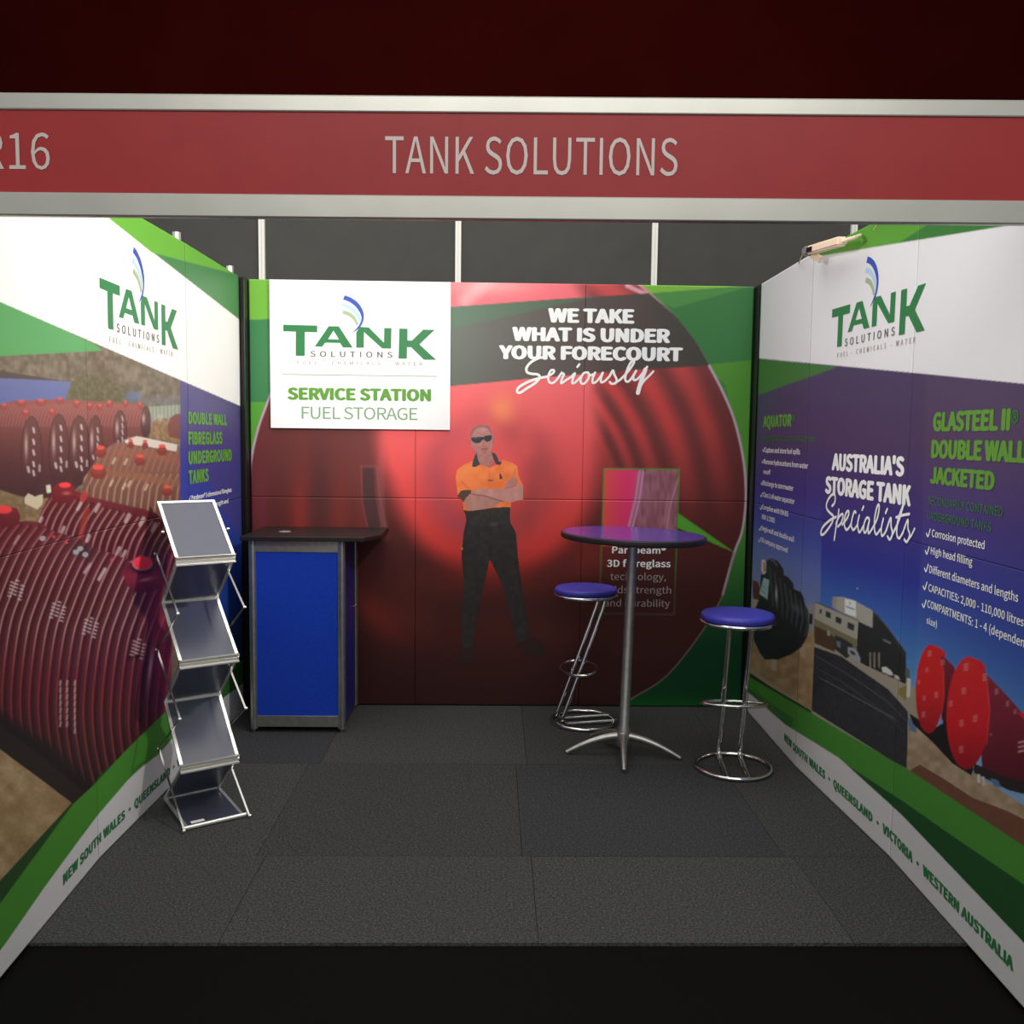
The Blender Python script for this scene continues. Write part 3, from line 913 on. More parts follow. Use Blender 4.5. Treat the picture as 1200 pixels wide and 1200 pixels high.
def grid_mesh(name, wall, us, vs, painter, off, gain, thick=.006, masked=False):
    U, V = np.meshgrid(us, vs)
    nu, nv = len(us), len(vs)
    P3 = wall.world(U.ravel(), V.ravel(), off)
    px, py = project(P3)
    acc = 0
    cover = np.zeros(len(px))
    last = None
    for ax, ay in ((-.45, -.15), (-.15, .45), (.45, .15), (.15, -.45), (0, 0)) if not masked else ((0, 0),):
        p = Paint(px+ax, py+ay, U.ravel(), V.ravel())
        painter(p)
        acc = acc+lin(np.clip(p.C, 0, 255))
        cover += 1
    acc = acc/cover[:, None]
    idx = np.arange(nu*nv).reshape(nv, nu)
    q = np.stack([idx[:-1, :-1], idx[:-1, 1:], idx[1:, 1:], idx[1:, :-1]], axis=-1).reshape(-1, 4)
    colr = acc*gain
    verts = P3
    if masked:
        keep = p.A[q].sum(axis=1) >= 3
        q = q[keep]
        bad = ~p.A
        # colour of the unpainted corners: copy a neighbour
        for k in range(2):
            for f in q[(bad[q]).any(axis=1)]:
                good = [i for i in f if not bad[i]]
                for i in f:
                    if bad[i] and good:
                        colr[i] = colr[good[0]]
        used = np.unique(q)
        remap = np.full(len(verts), -1)
        remap[used] = np.arange(len(used))
        q = remap[q]
        verts = verts[used]
        colr = colr[used]
    else:
        # turned edge so that the panel has its real thickness
        border = np.concatenate([idx[0, :], idx[1:, -1], idx[-1, -2::-1], idx[-2:0:-1, 0]])
        back = wall.world(U.ravel()[border], V.ravel()[border], off-thick)
        n0 = len(verts)
        verts = np.concatenate([verts, back])
        colr = np.concatenate([colr, colr[border]*.9])
        nb = len(border)
        k = np.arange(nb)
        q = np.concatenate([q, np.stack([border, n0+k, n0+(k+1) % nb, border[(k+1) % nb]], axis=-1)])
    me = bpy.data.meshes.new(name)
    me.vertices.add(len(verts))
    me.vertices.foreach_set('co', verts.ravel())
    me.loops.add(q.size)
    me.loops.foreach_set('vertex_index', q.ravel().astype(np.int32))
    me.polygons.add(len(q))
    me.polygons.foreach_set('loop_start', np.arange(0, q.size, 4, dtype=np.int32))
    me.update(calc_edges=True)
    ca = me.color_attributes.new('ink', 'FLOAT_COLOR', 'POINT')
    ca.data.foreach_set('color', np.concatenate([colr, np.ones((len(colr), 1))], axis=1).ravel())
    return me


V_SEAM, V_TOP = 1.245, 2.5
G = .0007


def print_panels(wall, parent, splits, painter, gain, off, fine=None, label=None):
    for i in range(len(splits)-1):
        lo, hi = splits[i]+G, splits[i+1]-G
        us = sample(wall, lo, hi, 1.3, 1.2)
        # pixel density at the nearer visible edge
        best = 0
        for u in us[::10]:
            a = wall.world(np.array([u, u]), np.array([1.2, 1.21]))
            x0, y0 = project(a[0])
            x1, y1 = project(a[1])
            if -20 < x0 < 1220:
                best = max(best, abs(y1-y0)*100)
        dv = 1.35/max(best, 120)
        for v0, v1 in ((.004, V_SEAM-G), (V_SEAM+G, V_TOP)):
            vs = np.linspace(v0, v1, max(4, int((v1-v0)/dv)))
            me = grid_mesh('graphic_panel', wall, us, vs, painter, off, gain)
            link_mesh('graphic_panel', me, M_PRINT, parent)


# ------------------------------------------------------------------ lettering
try:
    FONT = bpy.data.fonts.load(bpy.utils.system_resource('DATAFILES', path='fonts')+'/Noto Sans CJK Regular.woff2')
except Exception:
    FONT = None


def text_mesh(s, bold=0.0, spacing=1.0, res=3):
    sp_extra = 1+bold*1.6
    spacing = spacing*sp_extra
    c = bpy.data.curves.new('lettering', 'FONT')
    c.body = s
    if FONT:
        c.font = FONT
    c.resolution_u = res
    c.space_character = spacing
    o = bpy.data.objects.new('lettering', c)
    COL.objects.link(o)
    me = bpy.data.meshes.new_from_object(o)
    bpy.data.objects.remove(o)
    bpy.data.curves.remove(c)
    co = np.zeros(len(me.vertices)*3)
    me.vertices.foreach_get('co', co)
    co = co.reshape(-1, 3)
    if bold > 0:
        # heavier weight: the same outlines printed in thin layers, each a hair apart
        n = len(co)
        sh = [(bold*math.cos(a), bold*.6*math.sin(a)) for a in np.linspace(0, 2*math.pi, 9)[:-1]]+[(0, 0)]
        faces = [list(p.vertices) for p in me.polygons]
        big = np.concatenate([co+np.array([dx, dy, k*5e-5]) for k, (dx, dy) in enumerate(sh)])
        F = [[i+k*n for i in f] for k in range(len(sh)) for f in faces]
        bpy.data.meshes.remove(me)
        me = bpy.data.meshes.new('lettering')
        me.from_pydata(big.tolist(), [], F)
        co = big
    return me, co


_cap = {}


def cap_height(bold):
    if bold not in _cap:
        me, co = text_mesh('H', bold)
        _cap[bold] = (co[:, 1].min(), co[:, 1].max())
        bpy.data.meshes.remove(me)
    return _cap[bold]


def join_text(name, items, wall, material, parent, off, mapper=None, thick=0):
    """items: (string, x_left, y_left, x_right, y_right, y_top_at_left, bold, spacing, reference string)"""
    V, F = [], []
    n = 0
    for it in items:
        s, x0, y0, x1, y1, yt = it[:6]
        bold = it[6] if len(it) > 6 else 0
        sp = it[7] if len(it) > 7 else 1
        ref = it[8] if len(it) > 8 else None
        u0, v0 = wall.uv(x0, y0)
        u1, v1 = wall.uv(x1, y1)
        _, vt = wall.uv(x0, yt)
        vb = (v0+v1)/2 if abs(v0-v1) < .05 else v0
        h = vt-v0
        c0, c1 = cap_height(bold)
        me, co = text_mesh(s, bold, sp)
        wmin, wmax = co[:, 0].min(), co[:, 0].max()
        if s == '®':
            c0, c1 = co[:, 1].min(), co[:, 1].max()
        if ref:
            m2, co2 = text_mesh(ref, bold, sp)
            wmin, wmax = co2[:, 0].min(), co2[:, 0].max()
            bpy.data.meshes.remove(m2)
        U = u0+(co[:, 0]-wmin)/(wmax-wmin)*(u1-u0)
        VV = vb+(co[:, 1]-c0)/(c1-c0)*h
        V.append(wall.world(U, VV, off+co[:, 2]))
        F += [[n+i for i in p.vertices] for p in me.polygons]
        n += len(co)
        bpy.data.meshes.remove(me)
    verts = np.concatenate(V)
    me = bpy.data.meshes.new(name)
    me.from_pydata(verts.tolist(), [], F)
    return link_mesh(name, me, material, parent)


def flat_polys(name, polys, wall, material, parent, off, uvmap=None):
    bm = bmesh.new()
    for pts in polys:
        hole = None
        if isinstance(pts, tuple):
            pts, hole = pts
        q = [uvmap(*p) if uvmap else wall.uv(*p) for p in pts]
        W = wall.world(np.array([a for a, b in q]), np.array([b for a, b in q]), off)
        vs = [bm.verts.new(w) for w in W]
        ed = [bm.edges.new((vs[i], vs[(i+1) % len(vs)])) for i in range(len(vs))]
        if hole:
            q = [uvmap(*p) if uvmap else wall.uv(*p) for p in hole]
            W = wall.world(np.array([a for a, b in q]), np.array([b for a, b in q]), off)
            hs = [bm.verts.new(w) for w in W]
            ed += [bm.edges.new((hs[i], hs[(i+1) % len(hs)])) for i in range(len(hs))]
        bmesh.ops.triangle_fill(bm, edges=ed, use_beauty=True)
    return obj(name, bm, material, parent)


def script_strokes(name, strokes, z, wall, material, parent, off, wscale=1.0):
    """hand-written lettering: ribbons with round ends; strokes = (width_px, points)"""
    bm = bmesh.new()
    s, ox, oy = z
    for si, (w, pts) in enumerate(strokes):
        P = spline([(ox+x/s, oy+y/s) for x, y in pts], 6)
        q = np.array([wall.uv(*p) for p in P])
        u0, v0 = q[0]
        # width in metres from the local photo scale
        a = np.array(wall.uv(P[0][0], P[0][1]))
        b = np.array(wall.uv(P[0][0], P[0][1]+1))
        m = abs(b[1]-a[1])*w/2*wscale
        L, R = [], []
        for i in range(len(q)):
            d = q[min(i+1, len(q)-1)]-q[max(i-1, 0)]
            d = d/(np.linalg.norm(d)+1e-9)
            nrm = np.array([-d[1], d[0]])
            L.append(q[i]+nrm*m)
            R.append(q[i]-nrm*m)
        offs = off+(si+np.arange(len(q))/len(q))*6e-5
        lw = [bm.verts.new(c) for c in wall.world(np.array([p[0] for p in L]), np.array([p[1] for p in L]), offs)]
        rw = [bm.verts.new(c) for c in wall.world(np.array([p[0] for p in R]), np.array([p[1] for p in R]), offs)]
        for i in range(len(q)-1):
            bm.faces.new((lw[i], lw[i+1], rw[i+1], rw[i]))
        for c in (q[0], q[-1]):
            ang = np.linspace(0, 2*math.pi, 9)[:-1]
            cc = wall.world(c[0]+m*np.cos(ang), c[1]+m*np.sin(ang), offs[-1]+3e-5)
            bm.faces.new([bm.verts.new(k) for k in cc])
    return obj(name, bm, material, parent)


# ------------------------------------------------------------------ materials
M_CHROME = mat('chrome', (226, 226, 226), .07, 1.0)
M_ALU = noise_mat('brushed_aluminium', (158, 158, 154), (172, 172, 168), 30, .36, .03, .0005, .5, metal=.85)
M_RAIL = noise_mat('fascia_aluminium', (180, 180, 172), (186, 186, 178), 5, .36, .0, .0005, .5, metal=.8)
M_SILVER = mat('silver_frame', (222, 222, 216), .3, .7)
M_FROST = mat('frosted_acrylic', (112, 116, 138), .3, 0.0, .45, transmission=.72)
M_BLACK = mat('black_frame', (14, 14, 14), .35, 0, .4)
M_DARKEDGE = mat('dark_table_edge', (40, 38, 40), .4, 0, .4)
M_TABLE = mat('blue_laminate', (66, 64, 172), .16, 0, .5, coat=.2)
M_SEAT = noise_mat('blue_vinyl_seat', (62, 62, 170), (68, 68, 178), 60, .42, .1, .0005, .4)
M_FABRIC = noise_mat('blue_loop_fabric', (20, 56, 168), (28, 66, 182), 220, .9, .3, .001, .15)
M_COUNTERTOP = noise_mat('dark_laminate', (30, 27, 27), (38, 33, 33), 90, .38, .02, .0003, .35)
M_WHITE = mat('white_sign_face', (236, 237, 240), .4, 0, .3)
M_GREEN_D = mat('dark_green_ink', (48, 122, 72), .45, 0, .25)
M_GREEN_L = mat('lime_green_ink', (94, 152, 58), .45, 0, .25)
M_GREEN_S = mat('sage_green_ink', (124, 160, 122), .45, 0, .25)
M_GREEN_M = mat('muted_green_ink', (64, 118, 70), .45, 0, .25)
M_GREY = mat('grey_ink', (104, 98, 98), .45, 0, .25)
M_GREYL = mat('pale_grey_ink', (176, 164, 158), .45, 0, .25)
M_BLUE_INK = mat('blue_ink', (58, 84, 176), .45, 0, .25)
M_SKY_INK = mat('pale_blue_ink', (176, 204, 230), .45, 0, .25)
M_OLIVE_INK = mat('olive_ink', (160, 178, 142), .45, 0, .25)
M_WHITE_INK = mat('white_ink', (244, 246, 246), .45, 0, .25)
M_DULL_INK = mat('dull_white_ink', (172, 160, 156), .45, 0, .25)
M_SILVER_INK = mat('silver_vinyl', (196, 186, 180), .4, .1, .4)
M_FASCIA = noise_mat('red_fascia', (152, 40, 42), (156, 42, 44), 9, .42, .02, .0005, .3)
M_HALL = noise_mat('dark_grey_hall_board', (74, 74, 72), (78, 77, 74), 5, .85, .05, .001, .2)
M_BATTEN = mat('white_batten', (242, 240, 234), .5)
M_MAROON = noise_mat('maroon_bulkhead', (38, 5, 4), (41, 6, 5), 3, .95, .05, .001, .0)
M_AISLE = noise_mat('black_aisle_floor', (7, 7, 6), (8, 8, 7), 60, .75, .05, .0005, .08)
M_CREAM = mat('cream_lamp_body', (250, 226, 200), .4, 0, .4)
M_PLUG = mat('grey_plastic', (130, 128, 126), .5)
M_CABLE = mat('pale_cable', (190, 176, 140), .5)
M_LAMP = mat('lamp_glass', (255, 236, 210), .3, emit=6.0)


def carpet(name, c1, c2, c3):
    m = mat(name, c1, .95, 0, .1)
    nt = m.node_tree
    b = nt.nodes['Principled BSDF']
    tc = nt.nodes.new('ShaderNodeTexCoord')
    n = nt.nodes.new('ShaderNodeTexNoise')
    n.inputs['Scale'].default_value = 330
    n.inputs['Detail'].default_value = 2
    n2 = nt.nodes.new('ShaderNodeTexNoise')
    n2.inputs['Scale'].default_value = 120
    n2.inputs['Detail'].default_value = 3
    r = nt.nodes.new('ShaderNodeValToRGB')
    for e, c in zip(r.color_ramp.elements, (c1, c2)):
        e.color = (*[float(v) for v in lin(c)], 1)
    r.color_ramp.elements[0].position = .36
    r.color_ramp.elements[1].position = .6
    e = r.color_ramp.elements.new(.72)
    e.color = (*[float(v) for v in lin(c3)], 1)
    mx = nt.nodes.new('ShaderNodeMath')
    mx.operation = 'MULTIPLY_ADD'
    mx.inputs[1].default_value = .5
    h = nt.nodes.new('ShaderNodeMath')
    h.operation = 'MULTIPLY'
    h.inputs[1].default_value = .5
    nt.links.new(tc.outputs['Object'], n.inputs['Vector'])
    nt.links.new(tc.outputs['Object'], n2.inputs['Vector'])
    nt.links.new(n2.outputs['Fac'], h.inputs[0])
    nt.links.new(n.outputs['Fac'], mx.inputs[0])
    nt.links.new(h.outputs[0], mx.inputs[2])
    nt.links.new(mx.outputs[0], r.inputs['Fac'])
    nt.links.new(r.outputs['Color'], b.inputs['Base Color'])
    bp = nt.nodes.new('ShaderNodeBump')
    bp.inputs['Strength'].default_value = .6
    bp.inputs['Distance'].default_value = .004
    nt.links.new(n.outputs['Fac'], bp.inputs['Height'])
    nt.links.new(bp.outputs['Normal'], b.inputs['Normal'])
    return m


CARPETS = [carpet('charcoal_carpet', (32, 33, 34), (76, 77, 76), (124, 124, 119)),
           carpet('lighter_charcoal_carpet', (35, 36, 36), (81, 82, 80), (128, 128, 123)),
           carpet('darker_charcoal_carpet', (30, 31, 33), (72, 73, 75), (118, 118, 118))]

# ------------------------------------------------------------------ the setting
floor = obj('floor', box(-6, 9, -9, 5, -.06, -.012), M_AISLE)
tag(floor, 'black floor of the hall in front of and under the grey booth carpet', kind='structure')
CARPET_FRONT = -2.607
xs = [-.06, .62, 1.64, 2.66, 3.06]
ys = [.0, -.995, -1.995, CARPET_FRONT]
tones = [[2, 1, 0, 0], [1, 0, 2, 0], [1, 1, 1, 0]]
for j in range(3):
    for i in range(4):
        shift = (0, -.055, -.02)[j]
        x0 = xs[i] if i == 0 else xs[i]+shift
        x1 = xs[i+1] if i == 3 else xs[i+1]+shift
        bm = box(x0+.001, x1-.001, ys[j+1]+.0012, ys[j]-.0012, -.0118, 0)
        for v in bm.verts:
            if v.co.z > -.005:
                v.co.z -= rnd.uniform(0, .0008)
        o = obj('carpet_tile', bm, CARPETS[tones[j][i]], floor)
hall = obj('wall_hall', box(-7, 11, 1.2, 1.3, -.01, 3.86), M_HALL)
tag(hall, 'dark grey hall wall with white vertical battens behind the booth', kind='structure')
for k in range(-3, 5):
    x = 1.218-.02+k*1.41
    zz = 0
    p = CAM+ray((307, 537, 767, 1000)[k+1] if -1 <= k <= 2 else 307+230*(k+1), 290)*((1.185-CAM[1])/ray((307, 537, 767, 1000)[k+1] if -1 <= k <= 2 else 307+230*(k+1), 290)[1])
    bm = box(p[0]-.02, p[0]-.003, 1.17, 1.2, 0, 3.85)
    add_box(bm, p[0]+.003, p[0]+.02, 1.17, 1.2, 0, 3.85)
    add_box(bm, p[0]-.004, p[0]+.004, 1.18, 1.2, 0, 3.85)
    obj('batten', bm, M_BATTEN, hall)
bulk = obj('trim_bulkhead', box(-7, 11, 1.15, 1.3, 3.86, 6.5), M_MAROON)
tag(bulk, 'dark maroon bulkhead high on the hall wall above the booth', kind='structure')


def backing(name, wall, off0, off1, v0, v1, u0, u1, material):
    us = [u0]+[u for u in wall.us if u0 < u < u1]+[u1]
    bm = bmesh.new()
    rings = []
    for u in us:
        q = [wall.world(np.array([u]), np.array([v]), o)[0] for o, v in ((off0, v0), (off1, v0), (off1, v1), (off0, v1))]
        rings.append([bm.verts.new(p) for p in q])
    for A, B in zip(rings, rings[1:]):
        for k in range(4):
            bm.faces.new((A[k], A[(k+1) % 4], B[(k+1) % 4], B[k]))
    bm.faces.new(rings[0])
    bm.faces.new(rings[-1][::-1])
    return obj(name, bm, material)


OFF = .008
wall_back = backing('wall_back', BACK, -.03, 0, .0, 2.492, 0.0, 3.0, M_BLACK)
tag(wall_back, 'back wall of the booth printed with a red tank interior and a standing man', kind='structure')
wall_left = backing('wall_left', LEFT, -.03, 0, .0, 2.492, .0, 3.03, M_BLACK)
tag(wall_left, 'left booth wall printed with rows of ribbed maroon tanks', kind='structure')
wall_right = backing('wall_right', RIGHT, -.03, 0, .0, 2.492, .0, 3.03, M_BLACK)
tag(wall_right, 'right booth wall printed with blue sky, a building and two red tanks', kind='structure')

print_panels(BACK, wall_back, [.04, 1.0, 1.985, 2.965], paint_back, GAIN['back'], OFF)
print_panels(LEFT, wall_left, [.10, 1.0, 2.03, 3.02], paint_left, GAIN['left'], OFF)
print_panels(RIGHT, wall_right, [.10, 1.0, 2.0, 3.02], paint_right, GAIN['right'], OFF)

# printed man on the back wall
u0, v1 = BACK.uv(530, 490)
u1, v0 = BACK.uv(645, 790)
me = grid_mesh('printed_figure', BACK, np.arange(u0, u1, .0029), np.arange(v0, v1, .0029), paint_man, OFF+.001, GAIN['back'], masked=True)
tag(link_mesh('printed_figure', me, M_PRINT, wall_back), 'printed picture of a bald man in sunglasses and orange polo shirt, arms crossed')

# top rails and black corner posts
for w, par, a, b in ((LEFT, wall_left, .02, 3.02), (RIGHT, wall_right, .02, 3.02)):
    o = backing('top_rail', w, -.045, -.005, 2.46, 2.505, a, b, M_ALU)
    o.parent = par
    for u in ((.16, 1.02, 2.02) if w is LEFT else (1.02, 2.02)):
        p = w.world(np.array([u]), np.array([2.5]), -.025)[0]
        o = obj('post', lathe([(0, 0), (.02, 0), (.02, 2.545), (.0, 2.545)], 8, (p[0], p[1], 0)), M_SILVER, par)
t = obj('trim_1', box(-.035, .035, -.085, -.004, 0, 2.5), M_BLACK, bevel=.004)
tag(t, 'black corner post between the left wall and the back wall', kind='structure')
t = obj('trim_2', box(2.972, 3.02, -.085, -.004, 0, 2.5), M_BLACK, bevel=.004)
tag(t, 'black corner post between the back wall and the right wall', kind='structure')

# ------------------------------------------------------------------ logo
LX0, LX1, LY0, LY1 = 68.0, 1093.0, 260.0, 468.0


def sp(pts, n=5):
    return spline(pts, n)


LOGO_GREEN = [
    [(68, 260), (295, 263), (295, 308), (212, 307), (210, 468), (150, 468), (152, 306), (68, 304)],
    ([(372, 266), (440, 266), (532, 408), (468, 408), (447, 378), (348, 377), (328, 404), (278, 404)], [(404, 295), (367, 353), (440, 354)]),
    [(556, 408), (556, 305), (580, 268), (640, 270), (742, 372), (744, 273), (792, 273), (790, 411), (730, 411), (608, 302), (607, 408)],
    [(845, 275), (900, 276), (900, 355), (930, 355), (1005, 280), (1082, 281), (980, 380), (1093, 483), (1010, 483), (925, 400), (897, 400), (896, 478), (840, 478)]]
LOGO_BLUE = [sp([(480, 57), (520, 72), (560, 98), (590, 135), (607, 180), (604, 225), (588, 262), (562, 288), (530, 308)])+sp([(534, 302), (560, 275), (582, 245), (592, 210), (582, 175), (555, 135), (515, 103), (468, 85)])]
LOGO_SKY = [sp([(467, 108), (510, 122), (548, 148), (575, 180), (590, 215), (582, 250)])+sp([(578, 252), (568, 215), (548, 182), (512, 152), (458, 130)])]
LOGO_OLIVE = [sp([(470, 157), (515, 172), (550, 203), (572, 250)])+sp([(558, 258), (540, 225), (505, 196), (463, 180)])]


def logo(wall, parent, off, ul, ur, vt, vb):
    def mp(x, y):
        return ul+(x-LX0)/(LX1-LX0)*(ur-ul), vt-(y-LY0)/(LY1-LY0)*(vt-vb)
    root = flat_polys('logo_letters', LOGO_GREEN, wall, M_GREEN_D, parent, off, mp)
    flat_polys('blue_swoosh', LOGO_BLUE, wall, M_BLUE_INK, parent, off+.0004, mp)
    flat_polys('pale_blue_swoosh', LOGO_SKY, wall, M_SKY_INK, parent, off+.0002, mp)
    flat_polys('olive_swoosh', LOGO_OLIVE, wall, M_OLIVE_INK, parent, off+.0003, mp)

    def line(name, s, x0, x1, yb, yt, material, bold, spc):
        me, co = text_mesh(s, bold, spc)
        c0, c1 = cap_height(bold)
        a, b = co[:, 0].min(), co[:, 0].max()
        q = [mp(x0+(p[0]-a)/(b-a)*(x1-x0), yb-(p[1]-c0)/(c1-c0)*(yb-yt)) for p in co]
        W = wall.world(np.array([k[0] for k in q]), np.array([k[1] for k in q]), off+co[:, 2])
        m = bpy.data.meshes.new(name)
        m.from_pydata(W.tolist(), [], [list(p.vertices) for p in me.polygons])
        bpy.data.meshes.remove(me)
        link_mesh(name, m, material, parent)
    line('lettering', 'SOLUTIONS', 248, 800, 473, 434, M_GREY, .008, 1.25)
    line('tagline', 'FUEL - CHEMICALS - WATER', 160, 1000, 525, 500, M_GREYL, .008, 1.35)
    return mp


ul, vt = LEFT.uv(113.8, 325.2)
ur, _ = LEFT.uv(206.5, 404.2)
_, vb = LEFT.uv(125.9, 385.5)
_u, vt2 = LEFT.uv(205.5, 357.5)
logo(LEFT, wall_left, OFF+.0012, ul, ur, vt, vb)
ul, vt = RIGHT.uv(977.6, 362.7)
ur, _ = RIGHT.uv(1086.5, 388.8)
_, vb = RIGHT.uv(984.7, 406.6)
logo(RIGHT, wall_right, OFF+.0012, ul, ur, vt, vb)

# ------------------------------------------------------------------ lettering on the walls
T = OFF+.0012
join_text('headline', [('WE TAKE', 642, 379, 743, 378.8, 362, .028, .97), ('WHAT IS UNDER', 600, 400.8, 785, 401.2, 384.2, .028, .97),
                       ('YOUR FORECOURT', 584.4, 422, 799.6, 422.8, 405.6, .028, .97)], BACK, M_WHITE_INK, wall_back, T)
script_strokes('script_lettering', [
    (2.1, [(288, 372), (262, 372), (215, 395), (186, 428), (188, 456), (215, 466), (250, 470), (262, 488), (235, 520), (185, 552), (148, 576), (130, 570), (140, 545), (190, 515), (250, 494), (308, 482)]),
    (1.8, [(308, 482), (340, 462), (345, 446), (328, 446), (312, 478), (316, 512), (338, 520), (362, 500), (382, 472)]),
    (1.8, [(382, 472), (394, 455), (391, 462), (404, 468), (394, 490), (386, 520), (398, 516), (420, 500)]),
    (1.8, [(420, 500), (444, 486), (468, 462), (456, 495), (452, 520), (470, 516), (500, 485)]),
    (1.8, [(494, 410), (482, 426)]),
    (1.8, [(545, 458), (520, 462), (502, 492), (504, 520), (524, 522), (548, 490), (548, 462), (556, 476), (580, 466)]),
    (1.8, [(586, 458), (572, 492), (572, 518), (590, 514), (618, 482), (632, 456), (620, 492), (622, 516), (645, 506), (672, 478)]),
    (1.9, [(672, 478), (690, 446), (698, 470), (712, 500), (706, 520), (682, 524), (672, 514)]),
    (1.9, [(706, 516), (735, 498), (780, 450), (812, 402), (808, 386), (788, 410), (768, 460), (762, 500), (778, 512), (800, 490), (818, 462)]),
    (1.9, [(826, 448), (810, 480), (812, 502), (834, 496), (862, 465), (890, 425)]),
    (3.4, [(880, 440), (862, 490), (846, 540), (836, 578)]),
    (1.7, [(840, 560), (870, 510), (905, 475), (926, 452)])],
    (5.0, 580.0, 345.0), BACK, M_WHITE_INK, wall_back, T+.0006, 1.45)
join_text('callout_title', [('Parabeam®', 717, 648.5, 780, 648.5, 640.5, .012, 1), ('3D fibreglass', 711, 664, 785.5, 664.5, 655.8, .012, 1)], BACK, M_WHITE_INK, wall_back, T)
join_text('callout_text', [('technology,', 715, 679.5, 780, 679.5, 671.5, 0), ('adds strength', 709, 695, 786, 695, 687, 0),
                           ('and durability', 708, 710.5, 784.5, 710.5, 702.5, 0)], BACK, M_DULL_INK, wall_back, T)

join_text('green_title', [('DOUBLE WALL', 218.5, 497.5, 264, 498, 483, .03), ('FIBREGLASS', 218.5, 522, 258.7, 520, 506, .03),
                          ('UNDERGROUND', 218.7, 545, 269.7, 539.6, 529, .03), ('TANKS', 218.7, 567.5, 242.5, 564.5, 551, .03)], LEFT, M_GREEN_L, wall_left, T)
join_text('bullet_text', [('✓ Parabeam® 3-dimensional fibreglass', 219, 586, 269.5, 577, 580.5, .01), ('fabric for high strength and', 222, 600, 265.5, 589.5, 594.5, .01),
                          ], LEFT, M_WHITE_INK, wall_left, T)
join_text('base_lettering', [('NEW SOUTH WALES · QUEENSLAND · VICTORIA', 71, 1039, 144, 957.7, 1026, .03, 1, 'NEW SOUTH WALES')], LEFT, M_GREEN_D, wall_left, T)

join_text('base_lettering', [('NEW SOUTH WALES · QUEENSLAND · VICTORIA · WESTERN AUSTRALIA', 921, 866.7, 1126.7, 1071.7, 857.5, .03, 1,
                              'NEW SOUTH WALES · QUEENSLAND · VICTORIA · WESTERN')], RIGHT, M_GREEN_D, wall_right, T)
join_text('white_title', [("AUSTRALIA'S", 977, 550, 1062, 560, 530, .028, .97), ('STORAGE TANK', 969, 577.5, 1070, 594.7, 557, .028, .97)], RIGHT, M_WHITE_INK, wall_right, T)
script_strokes('script_lettering', [
    (1.9, [(236, 625), (258, 600), (268, 560), (262, 512), (235, 512), (200, 555), (180, 610), (184, 655), (215, 695), (248, 728), (240, 785), (200, 850), (155, 905), (130, 912), (122, 890), (145, 835), (200, 780), (245, 750), (278, 735)]),
    (2.0, [(305, 662), (296, 740), (278, 830), (258, 965)]),
    (1.8, [(276, 800), (310, 730), (342, 706), (345, 745), (325, 800), (295, 832)]),
    (1.9, [(340, 812), (390, 745), (408, 690), (388, 680), (364, 740), (362, 820), (378, 862), (402, 850), (432, 800)]),
    (1.9, [(478, 692), (462, 682), (442, 740), (430, 815), (445, 862), (465, 855), (494, 815)]),
    (1.9, [(512, 720), (496, 800), (506, 882), (524, 880), (550, 830)]),
    (1.9, [(556, 630), (541, 664)]),
    (1.9, [(612, 752), (586, 745), (560, 810), (560, 885), (585, 875), (616, 760), (604, 830), (606, 900), (640, 858)]),
    (1.9, [(640, 858), (690, 760), (712, 660), (710, 612), (690, 640), (668, 750), (666, 860), (685, 910), (725, 860)]),
    (1.9, [(756, 752), (736, 840), (738, 920), (762, 910), (790, 860)]),
    (1.9, [(796, 655), (778, 696)]),
    (2.0, [(786, 866), (830, 745), (834, 830), (848, 900), (822, 962), (798, 930)]),
    (2.2, [(850, 905), (905, 790), (962, 600)]),
    (2.0, [(962, 600), (925, 700), (898, 800), (893, 915), (918, 948), (955, 890)]),
    (1.9, [(885, 740), (950, 718), (1020, 706)]),
    (2.0, [(955, 890), (1004, 765), (1006, 850), (1024, 915), (995, 985), (968, 962)]),
    (1.6, [(992, 985), (1035, 930), (1074, 852)])],
    (8.571, 950.0, 520.0), RIGHT, M_WHITE_INK, wall_right, T+.0006, 1.75)
join_text('green_title', [('GLASTEEL II', 1096, 504.7, 1187, 506, 482.3, .03, .96), ('DOUBLE WALL', 1094, 535.6, 1195.6, 544, 514, .03, .96, 'DOUBLE WAL'),
                          ('JACKETED', 1092.5, 566, 1168.7, 576, 546, .03, .96)], RIGHT, M_GREEN_L, wall_right, T)
join_text('registered_mark', [('®', 1188.5, 496.5, 1197, 497, 480.5, .004), ('®', 930.5, 494, 934, 494, 486, .004)], RIGHT, M_GREEN_M, wall_right, T)
join_text('green_subtitle', [('SECONDARILY CONTAINED', 1090.6, 590.6, 1178.5, 606.5, 581, .006), ('UNDERGROUND TANKS', 1089.6, 607.5, 1165, 624.7, 598, .006),
                             ('COMMERCIAL OIL WATER SEPARATORS', 895.8, 516, 957.7, 519.5, 510.5, .004)], RIGHT, M_GREEN_M, wall_right, T)
join_text('green_heading', [('AQUATOR', 896, 500, 929.5, 501, 486.5, .03)], RIGHT, M_GREEN_L, wall_right, T)
